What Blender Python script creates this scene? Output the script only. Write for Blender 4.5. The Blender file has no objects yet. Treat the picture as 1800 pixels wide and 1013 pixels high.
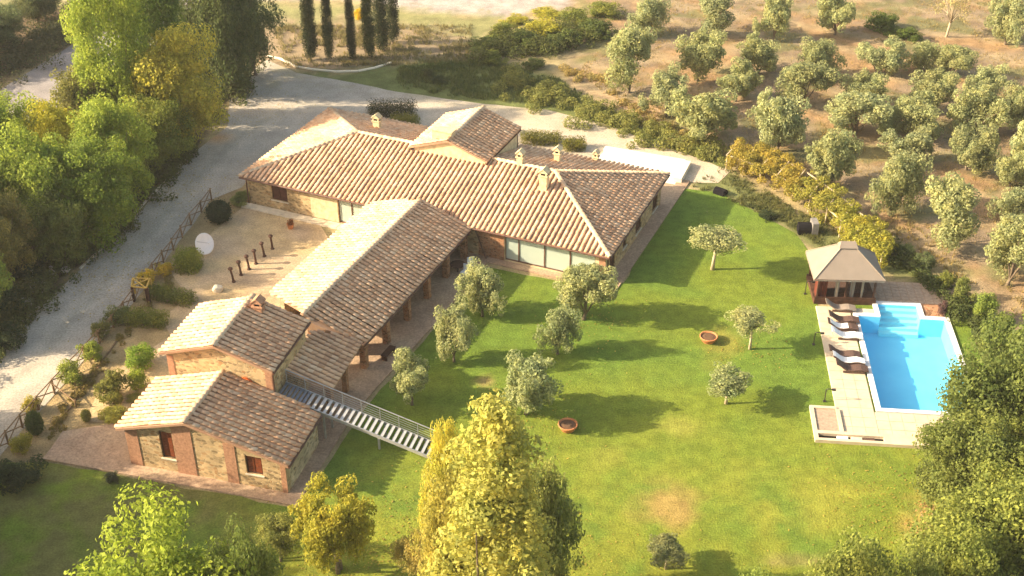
import bpy, math, random
import numpy as np
from mathutils import Vector, Matrix
from mathutils.geometry import delaunay_2d_cdt

# ------------------------------------------------------------------ camera, sky, sun, exposure
SC = bpy.context.scene
FPX, PITCH, CAMH = 2200.0, math.radians(32.6), 52.0
cam = bpy.data.cameras.new('camera'); co = bpy.data.objects.new('camera', cam)
SC.collection.objects.link(co); SC.camera = co
cam.sensor_width = 36.0; cam.lens = 36.0 * FPX / 1800.0
cam.clip_start = 0.5; cam.clip_end = 6000
co.location = (0, 0, CAMH); co.rotation_euler = (math.pi / 2 - PITCH, 0, 0)

SUN_EL, SUN_AZ = math.radians(26.0), math.radians(183.0)     # azimuth of the sun seen from the house, from +X
world = bpy.data.worlds.new('World'); SC.world = world; world.use_nodes = True
wn = world.node_tree; wn.nodes.clear()
sky = wn.nodes.new('ShaderNodeTexSky'); sky.sky_type = 'NISHITA'; sky.sun_disc = False
sky.sun_elevation = SUN_EL; sky.sun_rotation = math.pi / 2 - SUN_AZ
sky.air_density = 1.0; sky.dust_density = 3.0; sky.ozone_density = 1.0
bg = wn.nodes.new('ShaderNodeBackground'); bg.inputs['Strength'].default_value = 0.15
wo = wn.nodes.new('ShaderNodeOutputWorld')
wt = wn.nodes.new('ShaderNodeMix'); wt.data_type = 'RGBA'; wt.blend_type = 'MULTIPLY'; wt.inputs[0].default_value = 1.0; wt.inputs[7].default_value = (1.0, 0.88, 0.74, 1)   # warm hazy evening air
wn.links.new(sky.outputs[0], wt.inputs[6]); wn.links.new(wt.outputs[2], bg.inputs[0]); wn.links.new(bg.outputs[0], wo.inputs[0])
sl = bpy.data.lights.new('sun', 'SUN'); so = bpy.data.objects.new('sun', sl); SC.collection.objects.link(so)
sl.energy = 4.3; sl.angle = math.radians(0.6); sl.color = (1.0, 0.84, 0.62)
sd = Vector((math.cos(SUN_AZ) * math.cos(SUN_EL), math.sin(SUN_AZ) * math.cos(SUN_EL), math.sin(SUN_EL)))
so.rotation_euler = sd.to_track_quat('Z', 'Y').to_euler(); so.location = sd * 200
SC.view_settings.view_transform = 'Standard'; SC.view_settings.look = 'None'
SC.view_settings.exposure = 1.55; SC.view_settings.gamma = 1.0; SC.view_settings.use_curve_mapping = False
SC.cycles.max_bounces = 6; SC.cycles.diffuse_bounces = 3; SC.cycles.transmission_bounces = 4
SC.cycles.transparent_max_bounces = 4

# ------------------------------------------------------------------ survey helpers
_c, _s = math.cos(PITCH), math.sin(PITCH)
def G(px, py, z=0.0):
    """ground point surveyed from the photograph (1800x1013 pixels) at height z"""
    r, u = px - 900, 506.5 - py
    d = (r, FPX * _c + u * _s, -FPX * _s + u * _c)
    t = (z - CAMH) / d[2]
    return Vector((t * d[0], t * d[1], z))
def QA(x, y, z=0.0):
    zz = z - CAMH
    dep = y * _c - zz * _s; up = y * _s + zz * _c
    dep = np.maximum(dep, 1.0)
    return 900 + FPX * x / dep, 506.5 - FPX * up / dep
class Frame:
    def __init__(s, deg):
        a = math.radians(deg); s.a = a
        s.u = Vector((math.cos(a), math.sin(a), 0)); s.v = Vector((-math.sin(a), math.cos(a), 0))
    def __call__(s, u, v, z=0.0): return s.u * u + s.v * v + Vector((0, 0, z))
FM, FE = Frame(-23.5), Frame(-15.0)
C = SC.collection
R = random.Random(7)

# ------------------------------------------------------------------ numpy noise
_rng = np.random.RandomState(3); _tab = _rng.rand(256, 256)
def vnoise(x, y):
    xi, yi = np.floor(x).astype(int), np.floor(y).astype(int)
    fx, fy = x - xi, y - yi; fx = fx * fx * (3 - 2 * fx); fy = fy * fy * (3 - 2 * fy)
    g = lambda a, b: _tab[a % 256, b % 256]
    return (g(xi, yi) * (1 - fx) + g(xi + 1, yi) * fx) * (1 - fy) + (g(xi, yi + 1) * (1 - fx) + g(xi + 1, yi + 1) * fx) * fy
def fbm(x, y, o=4):
    r, a, t = 0, 0.5, 0
    for i in range(o):
        r = r + a * vnoise(x * 2**i + 17 * i, y * 2**i + 31 * i); t += a; a *= 0.55
    return r / t
def sdist(px, py, poly):
    """signed distance, positive inside"""
    P = np.array(poly, float); n = len(P)
    d = np.full(px.shape, 1e9); ins = np.zeros(px.shape, bool)
    for i in range(n):
        ax, ay = P[i]; bx, by = P[(i + 1) % n]
        ex, ey = bx - ax, by - ay
        t = np.clip(((px - ax) * ex + (py - ay) * ey) / (ex * ex + ey * ey + 1e-9), 0, 1)
        d = np.minimum(d, np.hypot(px - ax - t * ex, py - ay - t * ey))
        c = ((ay > py) != (by > py)) & (px < (bx - ax) * (py - ay) / (by - ay + 1e-12) + ax)
        ins ^= c
    return np.where(ins, d, -d)

# ------------------------------------------------------------------ materials
MATS = {}
def nt(name, rough=0.9, spec=0.25):
    m = bpy.data.materials.new(name); m.use_nodes = True; t = m.node_tree
    b = t.nodes['Principled BSDF']; b.inputs['Roughness'].default_value = rough
    b.inputs['Specular IOR Level'].default_value = spec
    MATS[name] = m
    return m, t, b
def N(t, typ, **kw):
    n = t.nodes.new(typ)
    for k, v in kw.items():
        if k in n.inputs: n.inputs[k].default_value = v
        else: setattr(n, k, v)
    return n
def noise(t, scale, detail=4, rough=0.6, src=None, coord='pos'):
    n = N(t, 'ShaderNodeTexNoise', Scale=scale, Detail=detail, Roughness=rough)
    if src is None:
        src = (N(t, 'ShaderNodeNewGeometry').outputs['Position'] if coord == 'pos' else N(t, 'ShaderNodeTexCoord').outputs['Object'])
    t.links.new(src, n.inputs['Vector']); return n.outputs['Fac']
def ramp(t, fac, stops):
    n = t.nodes.new('ShaderNodeValToRGB'); e = n.color_ramp.elements
    while len(e) < len(stops): e.new(0.5)
    for i, (p, c) in enumerate(stops):
        e[i].position = p; e[i].color = (*c, 1) if len(c) == 3 else c
    t.links.new(fac, n.inputs[0]); return n.outputs[0]
def mix(t, a, b, fac, mode='MIX'):
    n = N(t, 'ShaderNodeMix', data_type='RGBA', blend_type=mode)
    for s, k in ((a, 6), (b, 7)):
        if isinstance(s, tuple): n.inputs[k].default_value = (*s, 1)
        else: t.links.new(s, n.inputs[k])
    if isinstance(fac, (int, float)): n.inputs[0].default_value = fac
    else: t.links.new(fac, n.inputs[0])
    return n.outputs[2]
def math_(t, op, a, b=0.0):
    n = N(t, 'ShaderNodeMath', operation=op)
    for s, k in ((a, 0), (b, 1)):
        if isinstance(s, (int, float)): n.inputs[k].default_value = s
        else: t.links.new(s, n.inputs[k])
    return n.outputs[0]
def bump(t, b, h, strength=0.5, dist=0.05):
    n = N(t, 'ShaderNodeBump', Strength=strength, Distance=dist)
    t.links.new(h, n.inputs['Height']); t.links.new(n.outputs[0], b.inputs['Normal'])
def setc(t, b, c): t.links.new(c, b.inputs['Base Color'])

def ground_mat(name, vscale=0.9, amt=(0.62, 1.45), bstr=0.6, bd=0.06, fine=9.0):
    """attribute colour times two scales of noise"""
    m, t, b = nt(name, 0.95, 0.1)
    a = N(t, 'ShaderNodeAttribute', attribute_name='Col')
    n1 = noise(t, vscale, 5, 0.65); n2 = noise(t, fine, 4, 0.7)
    g = ramp(t, n1, [(0.3, (amt[0],) * 3), (0.7, (amt[1],) * 3)])
    g2 = ramp(t, n2, [(0.3, (0.68,) * 3), (0.72, (1.38,) * 3)])
    c = mix(t, a.outputs['Color'], g, 1.0, 'MULTIPLY'); c = mix(t, c, g2, 1.0, 'MULTIPLY')
    setc(t, b, c); bump(t, b, n2, bstr, bd); return m
ground_mat('soil', 0.55, (0.7, 1.3), 0.9, 0.12)
ground_mat('lawn_grass', 1.1, (0.74, 1.25), 1.0, 0.08, 8.0)
ground_mat('gravel', 0.5, (0.82, 1.14), 0.5, 0.04, 7.0)
ground_mat('paving', 0.8, (0.82, 1.18), 0.3, 0.02, 7.0)

def simple(name, col, rough=0.85, spec=0.25, var=0.25, scale=3.0, metal=0.0, bstr=0.2):
    m, t, b = nt(name, rough, spec); b.inputs['Metallic'].default_value = metal
    n = noise(t, scale, 5)
    setc(t, b, ramp(t, n, [(0.3, tuple(x * (1 - var) for x in col)), (0.7, tuple(min(1, x * (1 + var)) for x in col))]))
    if bstr: bump(t, b, noise(t, scale * 5, 3), bstr, 0.02)
    return m
simple('plaster', (0.58, 0.47, 0.27)); simple('dark_wood', (0.075, 0.035, 0.02), 0.7, var=0.4)
simple('rail_wood', (0.22, 0.14, 0.07)); simple('pale_wood', (0.5, 0.4, 0.24)); simple('yellow_wood', (0.5, 0.32, 0.07))
simple('brick_red', (0.37, 0.195, 0.11), var=0.3, scale=6); simple('oculus_brick', (0.55, 0.13, 0.03), var=0.2)
simple('shutter', (0.19, 0.05, 0.016), 0.6, var=0.3); simple('brown_shutter', (0.09, 0.035, 0.02), 0.6)
simple('steel', (0.42, 0.41, 0.38), 0.5, 0.5, metal=0.3, var=0.15, bstr=0); simple('tread_metal', (0.46, 0.45, 0.42), 0.5, 0.4, metal=0.2, var=0.1, bstr=0)
simple('dark_metal', (0.03, 0.024, 0.018), 0.5, 0.4, var=0.2); simple('copper', (0.11, 0.05, 0.03), 0.5, 0.4)
simple('white_paint', (0.78, 0.76, 0.72), 0.5, 0.3, var=0.05); simple('white_cloth', (0.8, 0.78, 0.74), 0.9, var=0.06)
simple('coping_stone', (0.56, 0.46, 0.32), 0.8, var=0.12, scale=1.5); simple('pale_stone', (0.6, 0.52, 0.38), var=0.2, scale=2)
simple('white_wall', (0.8, 0.72, 0.55), 0.8, var=0.06, scale=1); simple('rattan', (0.10, 0.06, 0.045), 0.8, var=0.4, scale=12)
simple('terracotta', (0.5, 0.20, 0.075), 0.8, var=0.25, scale=8); simple('rock', (0.4, 0.36, 0.29), var=0.35, scale=5, bstr=0.6)
simple('canvas', (0.25, 0.205, 0.16), 0.9, var=0.08, scale=1.2); simple('canvas_trim', (0.36, 0.29, 0.21), 0.9, var=0.1)
simple('red_cloth', (0.13, 0.035, 0.02), 0.9, var=0.3); simple('black_mesh', (0.012, 0.011, 0.012), 0.95, 0.05, var=0.3)
simple('grey_block', (0.2, 0.185, 0.165)); simple('bark', (0.17, 0.13, 0.085), 0.95, var=0.4, scale=9, bstr=0.8)
simple('pale_bark', (0.42, 0.34, 0.22), 0.95, var=0.3, scale=9); simple('soil_fill', (0.13, 0.07, 0.035), var=0.3, scale=10)
simple('deck_board', (0.36, 0.27, 0.19), 0.8, var=0.25, scale=5); simple('curtain', (0.52, 0.56, 0.36), 0.9, var=0.08, scale=1.0)
simple('steel_blue', (0.20, 0.22, 0.25), 0.45, 0.5, metal=0.3, var=0.2, bstr=0)

# rubble stone masonry
def masonry(name, base, mortar, sc=2.6, cols=None):
    m, t, b = nt(name, 0.95, 0.15)
    g = N(t, 'ShaderNodeNewGeometry'); mp = N(t, 'ShaderNodeMapping'); mp.inputs['Scale'].default_value = (1, 1, 1.8)
    t.links.new(g.outputs['Position'], mp.inputs['Vector'])
    v = N(t, 'ShaderNodeTexVoronoi', Scale=sc, Randomness=0.9); t.links.new(mp.outputs[0], v.inputs['Vector'])
    e = N(t, 'ShaderNodeTexVoronoi', Scale=sc, Randomness=0.9, feature='DISTANCE_TO_EDGE'); t.links.new(mp.outputs[0], e.inputs['Vector'])
    sep = N(t, 'ShaderNodeSeparateColor'); t.links.new(v.outputs['Color'], sep.inputs[0])
    st = ramp(t, sep.outputs[0], cols or [(0.0, tuple(x * .5 for x in base)), (0.35, base), (0.75, tuple(min(1, x * 1.3) for x in base)), (1.0, (base[0] * .8, base[1] * .62, base[2] * .5))])
    k = ramp(t, e.outputs['Distance'], [(0.0, (0, 0, 0)), (0.07, (1, 1, 1))])
    c = mix(t, mortar, st, k)
    n = noise(t, 0.5, 4); c = mix(t, c, ramp(t, n, [(0.35, (0.78,) * 3), (0.65, (1.2,) * 3)]), 1.0, 'MULTIPLY')
    setc(t, b, c); bump(t, b, k, 0.6, 0.03); return m
masonry('stone', (0.42, 0.30, 0.155), (0.50, 0.385, 0.22), 3.4)
masonry('render_stone', (0.46, 0.37, 0.22), (0.55, 0.45, 0.28), 3.2)
masonry('brickwork', (0.34, 0.17, 0.085), (0.38, 0.27, 0.17), 5.0)

# roof tiles: one colour per tile, with lichen
def tile_mat(name, stops, lich=0.35):
    m, t, b = nt(name, 0.92, 0.15)
    g = N(t, 'ShaderNodeNewGeometry'); oi = N(t, 'ShaderNodeObjectInfo')
    r = math_(t, 'FRACT', math_(t, 'ADD', g.outputs['Random Per Island'], oi.outputs['Random']))
    c = ramp(t, r, stops)
    n = noise(t, 0.45, 4); c = mix(t, c, ramp(t, n, [(0.3, (0.80, 0.77, 0.78)), (0.7, (1.24, 1.2, 1.14))]), 1.0, 'MULTIPLY')
    n2 = noise(t, 5.0, 4); c = mix(t, c, (0.47, 0.40, 0.27), math_(t, 'MULTIPLY', ramp(t, n2, [(0.5, (0, 0, 0)), (0.68, (1, 1, 1))]), lich))
    setc(t, b, c); bump(t, b, n2, 0.4, 0.02); return m
ST = [(0.0, (0.45, 0.27, 0.16)), (0.25, (0.57, 0.355, 0.21)), (0.5, (0.62, 0.425, 0.27)), (0.8, (0.60, 0.37, 0.215)), (1.0, (0.65, 0.48, 0.32))]
tile_mat('tile', ST)
tile_mat('cap_tile', [(0, (0.5, 0.36, 0.23)), (0.5, (0.62, 0.48, 0.31)), (1, (0.52, 0.34, 0.2))], 0.5)
tile_mat('pan_tile', [(0, (0.34, 0.20, 0.12)), (1, (0.42, 0.27, 0.17))], 0.25)

# foliage: the tint is the object's colour, varied leaf by leaf and clump by clump
def leaf_mat(name, trans=0.35, var=(0.6, 1.5)):
    m, t, b = nt(name, 0.7, 0.2)
    oi = N(t, 'ShaderNodeObjectInfo'); g = N(t, 'ShaderNodeNewGeometry')
    gr = ramp(t, g.outputs['Random Per Island'], [(0.0, (var[0],) * 3), (0.6, (1.0, 1.0, 1.0)), (1.0, (var[1], var[1] * .97, var[1] * .8))])
    c = mix(t, oi.outputs['Color'], gr, 1.0, 'MULTIPLY')
    n = noise(t, 0.9, 3); c = mix(t, c, ramp(t, n, [(0.3, (0.72, 0.8, 0.8)), (0.7, (1.25, 1.15, 1.0))]), 1.0, 'MULTIPLY')
    setc(t, b, c)
    tr = N(t, 'ShaderNodeBsdfTranslucent'); t.links.new(c, tr.inputs['Color'])
    ms = N(t, 'ShaderNodeMixShader'); ms.inputs[0].default_value = trans
    t.links.new(b.outputs[0], ms.inputs[1]); t.links.new(tr.outputs[0], ms.inputs[2])
    t.links.new(ms.outputs[0], t.nodes['Material Output'].inputs['Surface']); return m
leaf_mat('leaf', 0.5, (0.72, 1.22))

m, t, b = nt('water', 0.04, 0.5)
b.inputs['Base Color'].default_value = (0.75, 0.97, 1.0, 1); b.inputs['Transmission Weight'].default_value = 1.0
b.inputs['IOR'].default_value = 1.33
bump(t, b, noise(t, 2.2, 3), 0.12, 0.03)
m, t, b = nt('pool_tile', 0.5, 0.4)
setc(t, b, ramp(t, noise(t, 0.6, 3), [(0.3, (0.15, 0.58, 0.84)), (0.7, (0.19, 0.64, 0.88))]))
m, t, b = nt('pool_step', 0.5, 0.4)
setc(t, b, ramp(t, noise(t, 0.6, 3), [(0.3, (0.26, 0.70, 0.82)), (0.7, (0.30, 0.74, 0.85))]))
m, t, b = nt('glass', 0.05, 0.6)
b.inputs['Base Color'].default_value = (0.75, 0.85, 0.72, 1); b.inputs['Alpha'].default_value = 0.35

# ------------------------------------------------------------------ mesh building
class MB:
    def __init__(s): s.v = []; s.f = []; s.m = []; s.k = 0
    def add(s, vs, fs):
        b = len(s.v); s.v += [tuple(p) for p in vs]; s.f += [tuple(i + b for i in f) for f in fs]; s.m += [s.k] * len(fs); return s
    def hexa(s, p):   # 8 points: bottom 4 ccw, top 4 ccw
        return s.add(p, [(3, 2, 1, 0), (4, 5, 6, 7), (0, 1, 5, 4), (1, 2, 6, 5), (2, 3, 7, 6), (3, 0, 4, 7)])
    def fbox(s, F, u0, u1, v0, v1, z0, z1):
        return s.hexa([F(u0, v0, z0), F(u1, v0, z0), F(u1, v1, z0), F(u0, v1, z0), F(u0, v0, z1), F(u1, v0, z1), F(u1, v1, z1), F(u0, v1, z1)])
    def box(s, c, d, rz=0.0, rot=None):
        M = rot or Matrix.Rotation(rz, 3, 'Z'); c = Vector(c)
        q = [c + M @ Vector((x * d[0] / 2, y * d[1] / 2, z * d[2] / 2)) for z in (-1, 1) for x, y in ((-1, -1), (1, -1), (1, 1), (-1, 1))]
        return s.hexa(q)
    def tube(s, pts, rad, n=8, cap=True):
        pts = [Vector(p) for p in pts]; rad = rad if isinstance(rad, (list, tuple)) else [rad] * len(pts)
        rings = []
        for i, p in enumerate(pts):
            d = (pts[min(i + 1, len(pts) - 1)] - pts[max(i - 1, 0)]).normalized()
            a = d.orthogonal().normalized() if abs(d.z) < 0.98 else Vector((1, 0, 0)); a = (a - d * a.dot(d)).normalized(); bb = d.cross(a)
            rings.append([p + (a * math.cos(2 * math.pi * k / n) + bb * math.sin(2 * math.pi * k / n)) * rad[i] for k in range(n)])
        vs = [q for r in rings for q in r]; fs = []
        for i in range(len(pts) - 1):
            for k in range(n): fs.append((i * n + k, i * n + (k + 1) % n, (i + 1) * n + (k + 1) % n, (i + 1) * n + k))
        if cap: fs += [tuple(range(n))[::-1], tuple((len(pts) - 1) * n + k for k in range(n))]
        return s.add(vs, fs)
    def bar(s, a, b, w, h):
        a, b = Vector(a), Vector(b); d = (b - a); L = d.length; d.normalize()
        x = d.cross(Vector((0, 0, 1))); x = Vector((1, 0, 0)) if x.length < 1e-3 else x.normalized(); y = x.cross(d)
        q = [p + x * (i * w / 2) + y * (j * h / 2) for p in (a, b) for i, j in ((-1, -1), (1, -1), (1, 1), (-1, 1))]
        return s.hexa(q)
    def lathe(s, c, prof, n=16):
        c = Vector(c); vs = []; fs = []
        for r, z in prof: vs += [c + Vector((r * math.cos(2 * math.pi * k / n), r * math.sin(2 * math.pi * k / n), z)) for k in range(n)]
        for i in range(len(prof) - 1):
            for k in range(n): fs.append((i * n + k, i * n + (k + 1) % n, (i + 1) * n + (k + 1) % n, (i + 1) * n + k))
        return s.add(vs, fs)
    def build(s, name, mat, parent=None, loc=None, smooth=False):
        me = bpy.data.meshes.new(name); vs = s.v
        o = bpy.data.objects.new(name, me)
        if loc is not None: vs = [(p[0] - loc[0], p[1] - loc[1], p[2] - loc[2]) for p in vs]; o.location = loc
        me.from_pydata(vs, [], s.f)
        for mm in (mat if isinstance(mat, (list, tuple)) else [mat]): me.materials.append(MATS[mm])
        if isinstance(mat, (list, tuple)): me.polygons.foreach_set('material_index', s.m)
        if smooth: me.polygons.foreach_set('use_smooth', [True] * len(s.f))
        C.objects.link(o)
        if parent is not None:
            o.parent = parent
            pl = world_loc(parent); o.location = Vector(o.location) - pl
        return o
def world_loc(o):
    l = Vector(o.location)
    while o.parent: o = o.parent; l += Vector(o.location)
    return l
def tag(o, label=None, cat=None, group=None, kind=None):
    if label: o['label'] = label
    if cat: o['category'] = cat
    if group: o['group'] = group
    if kind: o['kind'] = kind
    return o
def thing(name, loc, label, cat, group=None, rz=0.0):
    o = bpy.data.objects.new(name, None); o.empty_display_size = 0.3; C.objects.link(o)
    o.location = loc; o.rotation_euler = (0, 0, rz); return tag(o, label, cat, group)
def copy_tree(o, parent=None):
    c = o.copy(); C.objects.link(c); c.parent = parent
    for ch in list(o.children): copy_tree(ch, c)
    return c

# flat sheets of ground, triangulated with interior points so they can carry colour
def sheet(name, poly, z, spacing, colfn, mat, rough_edge=0.0, seg=1.0, skirt=0.0):
    pts = []; n = len(poly); rr = random.Random(hash(name) % 1000 if False else len(poly) * 13 + len(name))
    for i in range(n):
        a, b_ = Vector(poly[i][:2]), Vector(poly[(i + 1) % n][:2]); k = max(1, int((b_ - a).length / seg))
        nrm = Vector((-(b_ - a).y, (b_ - a).x)).normalized()
        for j in range(k):
            p = a.lerp(b_, j / k)
            if rough_edge and j: p = p + nrm * (float(fbm(np.array(p.x * 1.3), np.array(p.y * 1.3), 3)) - 0.5) * 2 * rough_edge
            pts.append(p)
    nb = len(pts)
    X = np.array([p.x for p in pts]); Y = np.array([p.y for p in pts])
    gx, gy = np.meshgrid(np.arange(X.min(), X.max(), spacing), np.arange(Y.min(), Y.max(), spacing))
    gx = gx.ravel() + _rng.uniform(-.2, .2, gx.size) * spacing; gy = gy.ravel() + _rng.uniform(-.2, .2, gy.size) * spacing
    sdv = sdist(gx, gy, np.c_[X, Y]); k = sdv > spacing * 0.35
    allp = pts + [Vector((a, b_)) for a, b_ in zip(gx[k], gy[k])]
    vo, eo, fo, _, _, _ = delaunay_2d_cdt(allp, [(i, (i + 1) % nb) for i in range(nb)], [list(range(nb))], 1, 1e-4)
    vs = [(p.x, p.y, z) for p in vo]; fs = [tuple(f) for f in fo]
    out = []
    for f in fs:
        a, b_, c = (vo[i] for i in f[:3])
        out.append(f if (b_ - a).x * (c - a).y - (b_ - a).y * (c - a).x > 0 else f[::-1])
    if skirt:
        b0 = len(vs); vs += [(p.x, p.y, z - skirt) for p in pts]; vs += [(p.x, p.y, z) for p in pts]
        out += [(b0 + i, b0 + (i + 1) % nb, b0 + nb + (i + 1) % nb, b0 + nb + i) for i in range(nb)]
    me = bpy.data.meshes.new(name); me.from_pydata(vs, [], out); me.materials.append(MATS[mat])
    A = np.array(vs); col = colfn(A[:, 0], A[:, 1])
    set_col(me, col)
    o = bpy.data.objects.new(name, me); C.objects.link(o); o['kind'] = 'structure'; return o
def set_col(me, col):
    a = me.color_attributes.new('Col', 'FLOAT_COLOR', 'POINT')
    c4 = np.ones((len(me.vertices), 4), np.float32); c4[:, :3] = np.clip(col, 0, 1); a.data.foreach_set('color', c4.ravel())
def lerp(a, b_, k): k = np.clip(k, 0, 1)[:, None]; return a * (1 - k) + np.array(b_) * k
def const(c): return lambda x, y: np.tile(np.array(c, float), (x.size, 1))
def L(px): return [tuple(G(x, y)[:2]) for x, y in px]

# ------------------------------------------------------------------ the ground
SOIL, DRY, ORANGE, GREEN, DARKG, LITTER, FIELD = (0.25, 0.185, 0.115), (0.35, 0.28, 0.14), (0.42, 0.24, 0.09), (0.13, 0.17, 0.04), (0.065, 0.085, 0.025), (0.075, 0.062, 0.035), (0.40, 0.35, 0.30)
ZONES = [  # pixel polygons, colour, soft width in pixels
    ([(-2000, -900), (4000, -900), (4000, 20), (1080, 20), (960, 12), (880, 30), (720, 24), (640, 0), (480, 4), (-2000, -30)], FIELD, 5),
    ([(1000, -20), (1180, -300), (4000, -300), (4000, 900), (1900, 640), (1600, 430), (1280, 290), (1000, 150)], SOIL, 12),
    ([(-2000, -20), (480, 0), (640, 8), (880, 32), (820, 110), (700, 60), (480, 70), (-2000, 60)], (0.25, 0.24, 0.10), 8),
    ([(420, 45), (600, 35), (830, 60), (820, 110), (700, 120), (520, 135), (430, 110)], (0.29, 0.22, 0.13), 12),
    ([(430, 130), (600, 128), (720, 108), (850, 105), (960, 130), (1060, 190), (1280, 280), (1270, 320), (900, 220), (560, 200)], (0.15, 0.17, 0.055), 8),
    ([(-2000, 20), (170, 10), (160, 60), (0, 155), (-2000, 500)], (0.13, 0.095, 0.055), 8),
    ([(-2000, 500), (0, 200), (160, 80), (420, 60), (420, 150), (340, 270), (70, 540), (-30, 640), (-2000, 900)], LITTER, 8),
    ([(1215, 325), (1275, 290), (1400, 380), (1560, 440), (1640, 500), (1430, 440), (1390, 405), (1300, 360)], (0.16, 0.17, 0.06), 6),
    ([(-1500, 790), (75, 800), (300, 850), (330, 2000), (-1500, 2000)], (0.12, 0.105, 0.055), 30),  # lower-left grass: its shade is painted into this dull dark colour
    ([(0, 800), (240, 520), (380, 340), (440, 310), (470, 400), (300, 600), (230, 740), (90, 810)], (0.37, 0.27, 0.13), 6),
    ([(1560, 440), (1620, 480), (1760, 600), (2400, 760), (2400, 1700), (1600, 1700), (1590, 800), (1690, 600)], (0.13, 0.15, 0.04), 15),
]
def soil_color(x, y):
    px, py = QA(x, y)
    nz = (fbm(x * 0.35, y * 0.35) - 0.5); nf = (fbm(x * 1.1 + 50, y * 1.1) - 0.5)
    col = np.tile(np.array(DRY), (x.size, 1))
    for poly, c, w in ZONES:
        d = sdist(px, py, poly) + (nz + nf) * w * 3.0
        col = lerp(col, c, d / w * 0.5 + 0.5)
    orch = np.clip(sdist(px, py, ZONES[1][0]) / 20, 0, 1)
    k = np.clip((fbm(x * 0.22 + 9, y * 0.22) - 0.42) * 6, 0, 1)
    rows = np.clip((np.sin((x * 0.45 + y * 0.9) * 1.15 + 4 * nz) + 0.2), 0, 1)
    col = lerp(col, ORANGE, orch * k * 0.45)
    col = lerp(col, (0.36, 0.285, 0.16), orch * rows * 0.5)
    k = np.clip((fbm(x * 0.3 + 90, y * 0.3 + 7) - 0.52) * 8, 0, 1)
    col = lerp(col, (0.14, 0.15, 0.055), orch * k * 0.7)
    # tyre ruts above the bank
    for off in (0, 14):
        d = np.abs(py - (150 + off + (px - 1000) * 0.29)); kk = np.clip(1 - d / 4, 0, 1) * ((px > 1000) & (px < 1160))
        col = lerp(col, (0.55, 0.38, 0.22), kk * 0.8)
    return col
def axis_pts(lo, hi, fine, far_lo, far_hi):
    a = list(np.arange(lo, hi, fine)); st = fine; v = a[-1]
    while v < far_hi: st *= 1.35; v += st; a.append(v)
    st = fine; v = a[0]; pre = []
    while v > far_lo: st *= 1.35; v -= st; pre.append(v)
    return np.array(pre[::-1] + a)
xs = axis_pts(-72, 72, 0.42, -2500, 2500); ys = axis_pts(40, 165, 0.42, -1500, 4000)
gx, gy = np.meshgrid(xs, ys); X = gx.ravel(); Y = gy.ravel()
pxx, pyy = QA(X, Y)
orch = np.clip(sdist(pxx, pyy, ZONES[1][0]) / 60, 0, 1) * ((pyy > -400) & (Y > 0)) * np.clip(-sdist(pxx, pyy, [(1190, 330), (1262, 338), (1398, 410), (1420, 440), (1440, 500), (1640, 490), (1700, 560), (1760, 640), (1800, 1300), (1000, 1300)]) / 50, 0, 1)
Z = -0.02 + orch * (fbm(X * 0.25, Y * 0.25) * 0.35 + fbm(X * 1.2, Y * 1.2) * 0.12)
nx, ny = len(xs), len(ys)
idx = np.arange(nx * ny).reshape(ny, nx)
quads = np.stack([idx[:-1, :-1].ravel(), idx[:-1, 1:].ravel(), idx[1:, 1:].ravel(), idx[1:, :-1].ravel()], 1)
def np_mesh(name, verts, faces, mat, smooth=False):
    me = bpy.data.meshes.new(name); k = faces.shape[1]
    me.vertices.add(len(verts)); me.vertices.foreach_set('co', np.asarray(verts, np.float32).ravel())
    me.loops.add(faces.size); me.loops.foreach_set('vertex_index', faces.astype(np.int32).ravel())
    me.polygons.add(len(faces)); me.polygons.foreach_set('loop_start', np.arange(0, faces.size, k, dtype=np.int32))
    me.update(calc_edges=True); me.materials.append(MATS[mat])
    if smooth: me.polygons.foreach_set('use_smooth', np.ones(len(faces), bool))
    return me
me = np_mesh('ground', np.c_[X, Y, Z], quads, 'soil', True); set_col(me, soil_color(X, Y))
g = bpy.data.objects.new('ground', me); C.objects.link(g); tag(g, kind='structure')

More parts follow.
